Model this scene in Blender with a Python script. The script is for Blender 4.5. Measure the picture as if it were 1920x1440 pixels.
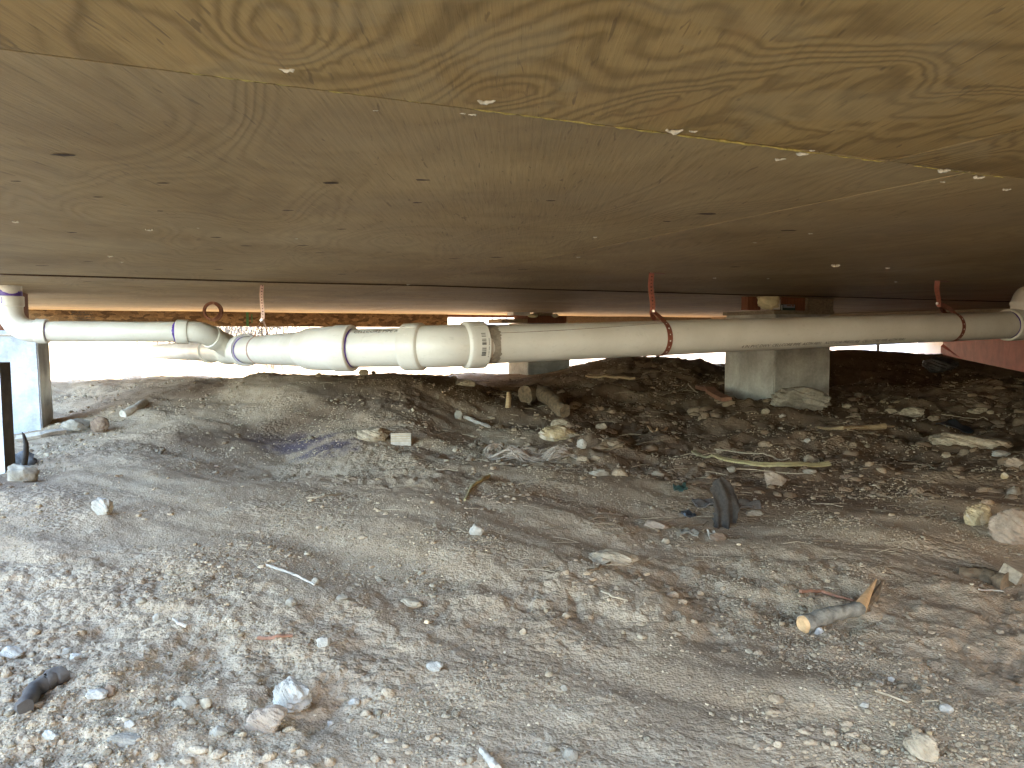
import bpy, math, random
import numpy as np
from mathutils import Vector, Matrix

random.seed(7); RNG = np.random.default_rng(7)
for o in list(bpy.data.objects): bpy.data.objects.remove(o)
S = bpy.context.scene
COL = S.collection
R = math.radians

# ------------------------------------------------------------------ camera
FPX = 1450.0; PITCH = math.atan((720-628)/FPX)
cam = bpy.data.cameras.new('camera'); camo = bpy.data.objects.new('camera', cam); COL.objects.link(camo)
cam.sensor_width = 36; cam.lens = 36*FPX/1920; cam.clip_start = 0.02; cam.clip_end = 2000
camo.location = (0, 0, 0); camo.rotation_euler = (R(90)-PITCH, 0, 0)
S.camera = camo
S.render.resolution_x = 1024; S.render.resolution_y = 768
S.render.engine = 'CYCLES'
S.cycles.use_denoising = True
try: S.cycles.denoiser = 'OPENIMAGEDENOISE'
except Exception: pass
S.cycles.max_bounces = 8; S.cycles.diffuse_bounces = 5; S.cycles.glossy_bounces = 3
S.cycles.sample_clamp_indirect = 6.0
S.cycles.caustics_reflective = False; S.cycles.caustics_refractive = False

# ------------------------------------------------------------------ sky and sun
SUN_ELEV = 47; SUN_AZ = 66        # azimuth counted anticlockwise from +X: off to the right
w = bpy.data.worlds.new('World'); S.world = w; w.use_nodes = True
nt = w.node_tree; bg = nt.nodes['Background']
sky = nt.nodes.new('ShaderNodeTexSky'); sky.sky_type = 'NISHITA'; sky.sun_disc = False
sky.sun_elevation = R(SUN_ELEV); sky.sun_rotation = R(90-SUN_AZ); sky.air_density = 1.1; sky.dust_density = .6; sky.ozone_density = 2.2
nt.links.new(sky.outputs[0], bg.inputs[0]); bg.inputs[1].default_value = 0.15
sl = bpy.data.lights.new('sun', 'SUN'); sl.energy = 2.5; sl.angle = R(0.5); sl.color = (1, 0.92, 0.80)
so = bpy.data.objects.new('sun', sl); COL.objects.link(so)
sd = Vector((math.cos(R(SUN_ELEV))*math.cos(R(SUN_AZ)), math.cos(R(SUN_ELEV))*math.sin(R(SUN_AZ)), math.sin(R(SUN_ELEV))))
so.rotation_euler = sd.to_track_quat('Z', 'Y').to_euler(); so.location = (5, 11, 13)
S.view_settings.view_transform = 'Standard'; S.view_settings.look = 'None'
S.view_settings.gamma = 1; S.view_settings.exposure = 4.8

# ------------------------------------------------------------------ frames and maths
TH = R(24.5); CT, ST = math.cos(TH), math.sin(TH)
HC = 0.207                                   # underside of the house above the eye
def P(u, v, z): return (u*CT - v*ST, u*ST + v*CT, z)   # house axes (u, v) to world
def ray(px, py):
    x = (px-960)/FPX; yv = -(py-720)/FPX
    return np.array((x, math.cos(PITCH)+yv*math.sin(PITCH), -math.sin(PITCH)+yv*math.cos(PITCH)))
def at(px, py, d):                           # the point seen there at depth d
    r = ray(px, py); return r*(d/r[1])
def atz(px, py, z): r = ray(px, py); return r*(z/r[2])

def _hash(ix, iy, seed):
    h = (ix.astype(np.int64)*374761393 + iy.astype(np.int64)*668265263 + seed*1274126177) & 0xffffffff
    h = ((h ^ (h >> 13))*1274126177) & 0xffffffff
    return h ^ (h >> 16)
def noise2(x, y, seed=0):
    x = np.asarray(x, float); y = np.asarray(y, float)
    ix = np.floor(x); iy = np.floor(y); fx = x-ix; fy = y-iy
    def g(dx, dy):
        a = (_hash(ix+dx, iy+dy, seed) & 0xffff)/65536.0*2*np.pi
        return np.cos(a)*(fx-dx)+np.sin(a)*(fy-dy)
    sx = fx*fx*fx*(fx*(fx*6-15)+10); sy = fy*fy*fy*(fy*(fy*6-15)+10)
    a = g(0, 0)*(1-sx)+g(1, 0)*sx; b = g(0, 1)*(1-sx)+g(1, 1)*sx
    return 1.5*(a*(1-sy)+b*sy)
def fbm(x, y, o=4, seed=0, gain=.5):
    s = 0; a = 1; f = 1
    for k in range(o): s = s+a*noise2(np.asarray(x)*f, np.asarray(y)*f, seed+k*17); a *= gain; f *= 2.03
    return s
def sstep(a, b, x): t = np.clip((x-a)/(b-a), 0, 1); return t*t*(3-2*t)

# ------------------------------------------------------------------ ground height
CP = []
for px, py, z in [
    (0,1440,-.44),(480,1440,-.452),(960,1440,-.455),(1440,1440,-.43),(1920,1440,-.44),
    (0,1200,-.43),(500,1200,-.435),(960,1200,-.435),(1400,1200,-.45),(1700,1240,-.437),(1920,1200,-.455),
    (0,1000,-.40),(500,1000,-.405),(960,1000,-.415),(1400,1000,-.45),(1700,1020,-.435),(1920,1060,-.455),
    (20,900,-.39),(300,880,-.398),(560,842,-.425),(640,862,-.420),(760,850,-.408),(1000,870,-.42),(1350,880,-.445),(1700,870,-.445),(1900,850,-.43),
    (90,812,-.43),(200,770,-.375),(250,738,-.315),(330,720,-.272),(480,710,-.232),(600,705,-.214),(740,701,-.202),(820,706,-.22),(880,722,-.262),
    (450,770,-.345),(640,790,-.350),(640,745,-.285),(800,760,-.31),(860,800,-.385),
    (950,775,-.36),(930,735,-.335),(1100,745,-.335),(1100,712,-.315),(1280,745,-.35),(1200,790,-.40),
    (1380,745,-.345),(1500,762,-.372),(1640,790,-.405),(1800,815,-.445),(1720,745,-.375),(1900,770,-.40),
    (1620,712,-.355),(1800,722,-.365),(1900,726,-.355)]:
    CP.append(tuple(atz(px, py, z)))
for px, d, z in [(300,5.6,-.33),(100,5.5,-.36),(100,4.6,-.41),(500,5.2,-.36),(700,5.4,-.37),(850,5.4,-.36),(600,7.5,-.38),(850,8,-.37),(150,7,-.36),
                 (960,6.9,-.365),(1060,6.0,-.30),(1180,5.8,-.185),(1300,5.8,-.20),(1250,7.2,-.25),(1100,8,-.33),
                 (1600,6.3,-.50),(1750,6.0,-.50),(1900,5.4,-.48),(1560,7.4,-.19),(1640,7.6,-.165),(1720,7.5,-.19),(1800,7.0,-.20),(1920,6.2,-.22),(2100,5.5,-.25),
                 (1450,8.5,-.30),(1700,9.5,-.28),(2300,4,-.36),(2200,2.5,-.42),(-300,3,-.40),(-300,5.5,-.40),(-300,1.5,-.41)]:
    CP.append(((px-960)/FPX*d, d, z))
for x, y, z in [(-3,0,-.42),(-1,0,-.44),(1,0,-.44),(3,0,-.42),(-3,-3,-.42),(0,-3,-.42),(3,-3,-.42),(5,0,-.42),(7,4,-.42),(8,9,-.4),(-6,3,-.42),(-5,9,-.3),(0,11,-.5),(5,12,-.5)]:
    CP.append((x, y, z))
CP = np.array(CP)
def _K(r2): return 0.5*r2*np.log(r2+1e-9)
# depth is squeezed so that far control points do not outweigh near ones
def _warp(x, y):
    r = np.sqrt(x*x+y*y)+1e-6; s = np.log1p(r*1.3)/r
    return x*s, y*s
_wx, _wy = _warp(CP[:, 0], CP[:, 1]); _n = len(CP)
A = np.zeros((_n+3, _n+3)); A[:_n, :_n] = _K((_wx[:, None]-_wx)**2+(_wy[:, None]-_wy)**2)+np.eye(_n)*2e-4
A[:_n, _n] = 1; A[:_n, _n+1] = _wx; A[:_n, _n+2] = _wy; A[_n:, :_n] = A[:_n, _n:].T
_sol = np.linalg.solve(A, np.concatenate([CP[:, 2], np.zeros(3)]))
def tps(x, y):
    a, b = _warp(x, y); out = _sol[_n]+_sol[_n+1]*a+_sol[_n+2]*b
    for i in range(_n): out = out+_sol[i]*_K((a-_wx[i])**2+(b-_wy[i])**2)
    return out
def G(x, y, fine=True):
    x = np.asarray(x, float); y = np.asarray(y, float)
    r = np.sqrt(x*x+y*y)
    z = tps(x, y)
    far = -.5-.01*np.clip(y-9, 0, 14)
    wf = sstep(8.0, 12.5, r); wb = sstep(-1.5, -4, y)
    z = z*(1-wf)+far*wf
    z = z*(1-wb)-.43*wb
    # hillside beyond the far left edge
    h = np.clip(y*0.8-x*0.75-8.6, 0, 30)
    z = z+.42*h*sstep(-.5, -3.5, x-.12*y)*1.0
    # unseen bank added behind the viewer to bounce warm light and block sky
    hb = np.clip(-(y+.30*x)-2.0, 0, 5.5); z = z+.95*hb*sstep(-1.8, .0, x)*sstep(0, 1.2, hb)
    near = 1-sstep(9, 14, r)
    z = z+.020*fbm(x*1.9+3, y*1.9, 3, 5)*(.35+.65*sstep(1.5, 3.5, r))
    # soft ripples running towards the lower right
    z = z+.017*fbm((x*.75+y)*3.0, (x-y*.6)*1.1, 3, 23)*near
    rough = .35+.9*sstep(-.1, .5, fbm(x*1.3, y*1.3+9, 2, 61)+.35*sstep(2.0, 3.0, r)*sstep(-.5, .6, x))
    z = z+rough*(.0065*fbm(x*11, y*11, 3, 31))*near
    lump = sstep(1.9, 3.0, y)*(1-sstep(5.2, 6.4, y))*sstep(-.35, .25, x-.05*y)
    q_ = fbm(x*3.4+1.7, y*3.4, 4, 83, .55); z = z+lump*(.030*q_+.022*np.clip(np.abs(fbm(x*5.5, y*5.5+3, 3, 87))-.12, 0, 1)-.004)
    if fine:
        z = z+rough*.0028*fbm(x*42, y*42, 3, 41)*near
        c = fbm(x*20, y*20, 3, 77); z = z+rough*.006*np.clip(c-.25, 0, 1)*near
    # dark hole on the right, gully by the post
    hx, hy, _ = atz(1795, 795, -.44)
    z = z-.06*np.exp(-(((x-hx)/.11)**2+((y-hy)/.10)**2))
    for gx, gy, gw, gd in GUL:
        z = z-gd*np.exp(-(((x-gx)/gw)**2+((y-gy)/(gw*1.4))**2))
    return z
GUL = []
for px, py in [(35,872),(62,876),(90,884),(118,889)]:
    q = atz(px, py, -.4); GUL.append((q[0], q[1], .045, .022))
for px, py in [(500,820),(540,845),(590,870)]:
    q = atz(px, py, -.42); GUL.append((q[0], q[1], .10, .012))
def hit(px, py, dmin=.55, dmax=14):
    r = ray(px, py); d = np.exp(np.linspace(math.log(dmin), math.log(dmax), 900))
    X = r[0]/r[1]*d; Z = r[2]/r[1]*d; g = G(X, d)
    k = np.nonzero(Z < g)[0]
    k = k[0] if len(k) else len(d)-1
    return np.array((X[k], d[k], g[k]))
def gz(x, y): return float(G(np.array([x]), np.array([y]))[0])

# ------------------------------------------------------------------ object helpers
class MB:
    def __init__(s): s.v = []; s.f = []; s.m = []
    def add(s, v, f, m=0):
        b = len(s.v); s.v += [tuple(map(float, q)) for q in v]; s.f += [tuple(b+i for i in q) for q in f]; s.m += [m]*len(f); return s
    def box(s, c, size, rot=None, m=0, taper=0):
        x, y, z = [q/2 for q in size]; v = []
        for dz in (-z, z):
            k = 1-taper if dz > 0 else 1
            v += [(-x*k, -y*k, dz), (x*k, -y*k, dz), (x*k, y*k, dz), (-x*k, y*k, dz)]
        if rot is not None: v = [tuple(rot @ Vector(q)) for q in v]
        v = [(q[0]+c[0], q[1]+c[1], q[2]+c[2]) for q in v]
        return s.add(v, [(3,2,1,0),(4,5,6,7),(0,1,5,4),(1,2,6,5),(2,3,7,6),(3,0,4,7)], m)
    def tube(s, pts, rad, n=12, caps=True, m=0, jit=0, flat=None):
        pts = [Vector(p) for p in pts]; N = len(pts)
        if not hasattr(rad, '__len__'): rad = [rad]*N
        t0 = (pts[1]-pts[0]).normalized()
        a = t0.orthogonal().normalized() if flat is None else (Vector(flat)-t0*t0.dot(Vector(flat))).normalized()
        v = []; prev = t0
        for i, p in enumerate(pts):
            t = (pts[min(i+1, N-1)]-pts[max(i-1, 0)])
            t = t.normalized() if t.length > 1e-9 else prev
            q = prev.rotation_difference(t); a = (q @ a).normalized(); b = t.cross(a); prev = t
            for k in range(n):
                an = 2*math.pi*k/n; rr = rad[i]*(1+jit*random.uniform(-1, 1))
                v.append(p+(a*math.cos(an)+b*math.sin(an))*rr)
        f = [(i*n+k, i*n+(k+1) % n, (i+1)*n+(k+1) % n, (i+1)*n+k) for i in range(N-1) for k in range(n)]
        s.add(v, f, m)
        if caps:
            b0 = len(s.v)-N*n
            s.f += [tuple(b0+k for k in reversed(range(n))), tuple(b0+(N-1)*n+k for k in range(n))]; s.m += [m, m]
        return s
    def ribbon(s, pts, nrm, wid, th, m=0):
        # band of width wid (across) and thickness th along pts; nrm: list of surface normals
        N = len(pts); v = []
        for i in range(N):
            p = Vector(pts[i]); t = (Vector(pts[min(i+1, N-1)])-Vector(pts[max(i-1, 0)])).normalized()
            n_ = Vector(nrm[i]); n_ = (n_-t*n_.dot(t)).normalized(); c = t.cross(n_)
            for a, b in ((-1, -1), (1, -1), (1, 1), (-1, 1)): v.append(p+c*(a*wid/2)+n_*(b*th/2))
        f = [(i*4+k, i*4+(k+1) % 4, i*4+4+(k+1) % 4, i*4+4+k) for i in range(N-1) for k in range(4)]
        f += [(3,2,1,0), tuple((N-1)*4+k for k in range(4))]
        return s.add(v, f, m)
    def disc(s, c, nrm, r, m=0, n=8, up=None, ry=None):
        c = Vector(c); nrm = Vector(nrm).normalized(); a = nrm.orthogonal().normalized() if up is None else Vector(up)
        a = (a-nrm*a.dot(nrm)).normalized(); b = nrm.cross(a); ry = ry or r
        v = [c+a*math.cos(2*math.pi*k/n)*r+b*math.sin(2*math.pi*k/n)*ry for k in range(n)]
        return s.add(v, [tuple(range(n))], m)

def props(o, label=None, cat=None, group=None, kind=None):
    if label: o['label'] = label
    if cat: o['category'] = cat
    if group: o['group'] = group
    if kind: o['kind'] = kind
    return o
WLOC = {}
def thing(name, loc, label, cat, group=None):
    o = bpy.data.objects.new(name, None); o.empty_display_size = .05; COL.objects.link(o)
    o.location = loc; WLOC[o.name] = Vector(loc)
    return props(o, label, cat, group)
def build(name, mb, mats, parent=None, origin=None, smooth=None, label=None, cat=None, group=None, kind=None):
    """mesh given in world coordinates becomes one object with its origin at its base (or its parent's)"""
    V = np.array(mb.v, float)
    if parent is not None and origin is None:
        org = Vector(((V[:, 0].min()+V[:, 0].max())/2, (V[:, 1].min()+V[:, 1].max())/2, (V[:, 2].min()+V[:, 2].max())/2))
    elif origin is None:
        org = Vector(((V[:, 0].min()+V[:, 0].max())/2, (V[:, 1].min()+V[:, 1].max())/2, V[:, 2].min()))
    else: org = Vector(origin)
    me = bpy.data.meshes.new(name); me.from_pydata([tuple(q) for q in (V-np.array(org))], [], mb.f)
    if not isinstance(mats, (list, tuple)): mats = [mats]
    for m in mats: me.materials.append(m)
    if max(mb.m, default=0) > 0: me.polygons.foreach_set('material_index', mb.m)
    if smooth is not None:
        me.polygons.foreach_set('use_smooth', [True]*len(me.polygons)); me.set_sharp_from_angle(angle=R(smooth))
    me.update()
    o = bpy.data.objects.new(name, me); COL.objects.link(o)
    WLOC[o.name] = org
    if parent is not None: o.parent = parent; o.location = org-WLOC[parent.name]
    else: o.location = org
    return props(o, label, cat, group, kind)
def npmesh(name, V, F, mats, attrs=None, smooth=True, origin=(0, 0, 0), **kw):
    me = bpy.data.meshes.new(name); V = np.asarray(V, np.float32)-np.array(origin, np.float32); F = np.asarray(F, np.int32)
    me.vertices.add(len(V)); me.vertices.foreach_set('co', V.ravel())
    k = F.shape[1]; me.loops.add(F.size); me.loops.foreach_set('vertex_index', F.ravel())
    me.polygons.add(len(F)); me.polygons.foreach_set('loop_start', np.arange(0, F.size, k, dtype=np.int32))
    try: me.polygons.foreach_set('loop_total', np.full(len(F), k, np.int32))
    except Exception: pass
    me.polygons.foreach_set('use_smooth', np.full(len(F), smooth))
    me.update(calc_edges=True)
    for a, val in (attrs or {}).items():
        if np.ndim(val) == 2:
            at_ = me.attributes.new(a, 'FLOAT_COLOR', 'POINT'); at_.data.foreach_set('color', np.asarray(val, np.float32).ravel())
        else:
            at_ = me.attributes.new(a, 'FLOAT', 'POINT'); at_.data.foreach_set('value', np.asarray(val, np.float32))
    for m in (mats if isinstance(mats, (list, tuple)) else [mats]): me.materials.append(m)
    o = bpy.data.objects.new(name, me); COL.objects.link(o); o.location = origin; WLOC[o.name] = Vector(origin)
    return props(o, **kw)

# ------------------------------------------------------------------ materials
class N:
    def __init__(s, name):
        s.mat = bpy.data.materials.new(name); s.mat.use_nodes = True; s.t = s.mat.node_tree
        s.b = s.t.nodes['Principled BSDF']; s.co = s.t.nodes.new('ShaderNodeTexCoord')
    def n(s, typ, **kw):
        q = s.t.nodes.new(typ)
        for k, v in kw.items(): setattr(q, k, v)
        return q
    def l(s, a, b): s.t.links.new(a, b)
    def map(s, scale=(1, 1, 1), rot=(0, 0, 0), src='Object'):
        m = s.n('ShaderNodeMapping'); m.inputs['Scale'].default_value = scale; m.inputs['Rotation'].default_value = rot
        s.l(s.co.outputs[src], m.inputs[0]); return m.outputs[0]
    def noise(s, vec, scale, det=4, rough=.55, dist=0):
        q = s.n('ShaderNodeTexNoise'); q.inputs['Scale'].default_value = scale; q.inputs['Detail'].default_value = det
        q.inputs['Roughness'].default_value = rough; q.inputs['Distortion'].default_value = dist
        s.l(vec, q.inputs['Vector']); return q.outputs['Fac']
    def voro(s, vec, scale, feat='F1', out='Distance'):
        q = s.n('ShaderNodeTexVoronoi'); q.feature = feat; q.inputs['Scale'].default_value = scale; s.l(vec, q.inputs['Vector']); return q.outputs[out]
    def ramp(s, fac, stops):
        q = s.n('ShaderNodeValToRGB'); e = q.color_ramp.elements
        while len(e) < len(stops): e.new(.5)
        for i, (p, c) in enumerate(stops):
            e[i].position = p; e[i].color = (c[0], c[1], c[2], 1) if hasattr(c, '__len__') else (c, c, c, 1)
        s.l(fac, q.inputs[0]); return q.outputs[0]
    def mix(s, fac, a, b, mode='MIX'):
        q = s.n('ShaderNodeMix', data_type='RGBA', blend_type=mode)
        for i, x in ((0, fac), (6, a), (7, b)):
            if hasattr(x, 'links'): s.l(x, q.inputs[i])
            elif hasattr(x, '__len__'): q.inputs[i].default_value = (x[0], x[1], x[2], 1)
            else: q.inputs[i].default_value = x
        return q.outputs[2]
    def math(s, op, a, b=0.0, c=None):
        q = s.n('ShaderNodeMath', operation=op)
        for i, x in enumerate((a, b) if c is None else (a, b, c)):
            if hasattr(x, 'links'): s.l(x, q.inputs[i])
            else: q.inputs[i].default_value = x
        return q.outputs[0]
    def attr(s, name, out='Fac'):
        q = s.n('ShaderNodeAttribute', attribute_name=name); return q.outputs[out]
    def bump(s, h, dist, strength=1.0, prev=None):
        q = s.n('ShaderNodeBump'); q.inputs['Distance'].default_value = dist; q.inputs['Strength'].default_value = strength
        s.l(h, q.inputs['Height'])
        if prev is not None: s.l(prev, q.inputs['Normal'])
        return q.outputs[0]
    def done(s, col=None, rough=.8, normal=None, spec=.3, metal=0):
        if col is not None:
            if hasattr(col, 'links'): s.l(col, s.b.inputs['Base Color'])
            else: s.b.inputs['Base Color'].default_value = (*col, 1)
        if hasattr(rough, 'links'): s.l(rough, s.b.inputs['Roughness'])
        else: s.b.inputs['Roughness'].default_value = rough
        if normal is not None: s.l(normal, s.b.inputs['Normal'])
        s.b.inputs['Specular IOR Level'].default_value = spec; s.b.inputs['Metallic'].default_value = metal
        return s.mat

def m_soil():
    s = N('soil'); v = s.map()
    big = s.noise(v, 1.7, 5, .6); mid = s.noise(v, 14, 6, .65, .4); fin = s.noise(v, 120, 5, .7); grit = s.voro(v, 260); g2 = s.voro(v, 95)
    c = s.ramp(mid, [(.3, (.27, .192, .112)), (.5, (.335, .248, .152)), (.72, (.40, .315, .205))])
    c = s.mix(s.ramp(big, [(.35, 0.0), (.65, .55)]), c, (.29, .205, .125))
    f = s.ramp(fin, [(.3, (.78, .76, .74)), (.55, (1, 1, 1)), (.78, (1.2, 1.19, 1.17))])
    c = s.mix(1.0, c, f, 'MULTIPLY')
    sp = s.ramp(grit, [(.0, 1.0), (.10, 1.0), (.16, 0.0)]); sel = s.ramp(s.noise(v, 60, 2), [(.55, 0.0), (.6, .75)])
    c = s.mix(s.math('MULTIPLY', sp, sel), c, (.56, .50, .42))
    st = s.attr('stain'); c = s.mix(st, c, (.028, .022, .048))
    dm = s.attr('damp_dim'); c = s.mix(dm, c, (.115, .07, .038))  # brown soil tone that also carries painted dimness
    msk = s.ramp(s.noise(v, 3.3, 4, .6, .5), [(.48, .08), (.66, 1.0)]); cl = s.voro(v, 48)
    crumb = s.math('MULTIPLY', s.math('ADD', s.math('MULTIPLY', s.math('SUBTRACT', 1.0, cl), 1.2), s.math('SUBTRACT', 1.0, g2)), msk)
    n = s.bump(mid, .008, .6); n = s.bump(crumb, .0055, .9, n); n = s.bump(fin, .0035, .8, n); n = s.bump(grit, .0015, .8, n)
    return s.done(c, .95, n, .15)
def m_stone(name, cols, scale=30, rough=.85, attr=False, vein=None):
    s = N(name); v = s.map(); a = s.noise(v, scale, 6, .65, .8); b = s.noise(v, scale*5, 4, .7); cr = s.voro(v, scale*.8, 'DISTANCE_TO_EDGE')
    c = s.ramp(a, [(.32, cols[0]), (.52, cols[1]), (.7, cols[2])])
    if attr: c = s.mix(1.0, c, s.attr('tone', 'Color'), 'MULTIPLY')
    c = s.mix(1.0, c, s.ramp(b, [(.3, .66), (.55, 1.0), (.8, 1.2)]), 'MULTIPLY')
    if vein: c = s.mix(s.ramp(s.noise(v, scale*.5, 3, .5, 1.5), [(.5, 0.0), (.6, .8)]), c, vein)
    n = s.bump(a, .006, .8); n = s.bump(b, .0015, .8, n)
    return s.done(c, rough, n, .25)
def m_pvc():
    s = N('pvc_plastic'); v = s.map(); a = s.noise(v, 5, 4, .6); b = s.noise(v, 40, 5, .7, .5)
    c = s.ramp(a, [(.3, (.52, .475, .39)), (.6, (.61, .57, .485))])
    c = s.mix(s.ramp(b, [(.55, 0.0), (.8, .35)]), c, (.42, .36, .27))
    m2 = s.map((1.2, 14, 14), (0, 0, -TH)); sc = s.ramp(s.noise(m2, 9, 3, .6), [(.62, 0.0), (.68, .22)])
    c = s.mix(sc, c, (.35, .31, .25))
    return s.done(c, s.ramp(b, [(.3, .32), (.8, .55)]), s.bump(b, .0006, .3), .4)
def m_simple(name, col, rough=.7, scale=40, var=.35, bump=.001, spec=.3, metal=0, stretch=(1, 1, 1)):
    s = N(name); v = s.map(stretch); a = s.noise(v, scale, 5, .65)
    lo = [q*(1-var) for q in col]; hi = [min(1, q*(1+var)) for q in col]
    return s.done(s.ramp(a, [(.3, lo), (.7, hi)]), rough, s.bump(a, bump, .8), spec, metal)
def m_ply():
    s = N('plywood'); v = s.map((1, 1, 1), (0, 0, -TH))     # house axes: x = u, y = v
    F = s.attr('field'); K = s.attr('contrast'); tn = s.attr('tone')
    wob = s.noise(v, 9, 4, .6)
    ph = s.math('ADD', s.math('MULTIPLY', F, 34.0), s.math('MULTIPLY', wob, 7.0))
    sn = s.math('SINE', ph); sn = s.math('POWER', s.math('MULTIPLY_ADD', sn, .5, .5), 1.6)
    base = s.ramp(s.noise(v, 2.2, 4, .6), [(.3, (.235, .160, .078)), (.52, (.312, .222, .113)), (.72, (.395, .295, .158))])
    dark = s.mix(1.0, base, (.46, .42, .36), 'MULTIPLY')
    c = s.mix(s.math('MULTIPLY', sn, s.math('MULTIPLY', K, .66)), base, dark)
    st = s.map((60, 2.2, 1), (0, 0, -TH)); fib = s.noise(st, 4, 5, .7)
    c = s.mix(1.0, c, s.ramp(fib, [(.3, .78), (.5, 1.0), (.7, 1.14)]), 'MULTIPLY')
    c = s.mix(s.math('MULTIPLY', K, .7), c, s.mix(1.0, c, (1.22, 1.10, .74), 'MULTIPLY'))
    # short open checks in the rotary-cut face
    ck = s.map((26, 3.0, 1), (0, 0, -TH)); k2 = s.ramp(s.noise(ck, 6, 2, .5, .8), [(.66, 0.0), (.71, .55)])
    c = s.mix(k2, c, (.10, .06, .03))
    blot = s.ramp(s.noise(v, 7, 4, .6, 1.2), [(.50, 0.0), (.60, .32)]); c = s.mix(s.math('MULTIPLY', blot, K), c, (.38, .29, .155))
    grey = s.ramp(s.noise(v, 3.1, 3, .5), [(.4, 0.0), (.7, .45)]); c = s.mix(s.math('MULTIPLY', grey, tn), c, (.33, .29, .23))
    kn = s.attr('knot'); c = s.mix(kn, c, (.30, .18, .07))
    n = s.bump(fib, .0012, .6); n = s.bump(sn, .0008, .5, n)
    return s.done(c, .72, n, .25)
def m_osb():
    s = N('osb_board'); v = s.map(); q = s.n('ShaderNodeTexVoronoi'); q.inputs['Scale'].default_value = 22
    mp = s.map((1, 1, 2.2), (0, .5, -TH)); s.l(mp, q.inputs['Vector'])
    bw = s.n('ShaderNodeRGBToBW'); s.l(q.outputs['Color'], bw.inputs[0])
    c = s.ramp(bw.outputs[0], [(.2, (.07, .042, .02)), (.5, (.13, .08, .038)), (.8, (.20, .13, .065))])
    c = s.mix(1.0, c, s.ramp(s.noise(v, 90, 4, .7), [(.3, .7), (.7, 1.2)]), 'MULTIPLY')
    return s.done(c, .8, s.bump(bw.outputs[0], .002, .5), .2)
def m_concrete(name='concrete', col=(.36, .33, .27)):
    s = N(name); v = s.map(); a = s.noise(v, 4, 6, .65, .5); b = s.noise(v, 70, 5, .7); h = s.voro(v, 38)
    c = s.ramp(a, [(.32, [q*.6 for q in col]), (.66, [min(1, q*1.22) for q in col])])
    st = s.map((9, 9, 1.0)); c = s.mix(1.0, c, s.ramp(s.noise(st, 3, 3, .6), [(.35, .93), (.6, 1.04)]), 'MULTIPLY')
    pit = s.ramp(h, [(.0, .55), (.10, 1.0)]); c = s.mix(1.0, c, pit, 'MULTIPLY')
    c = s.mix(1.0, c, s.ramp(b, [(.3, .85), (.7, 1.1)]), 'MULTIPLY')
    n = s.bump(b, .0015, .7); n = s.bump(pit, .002, .6, n)
    return s.done(c, .9, n, .2)
def m_wood(name, col, scale=1.0, dark=.5, ax=(2, 40, 40), rot=(0, 0, 0)):
    s = N(name); v = s.map(ax, rot); a = s.noise(v, 3*scale, 5, .65, .5)
    c = s.ramp(a, [(.32, [q*dark for q in col]), (.55, col), (.75, [min(1, q*1.25) for q in col])])
    return s.done(c, .8, s.bump(a, .0015, .7), .2)
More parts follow.
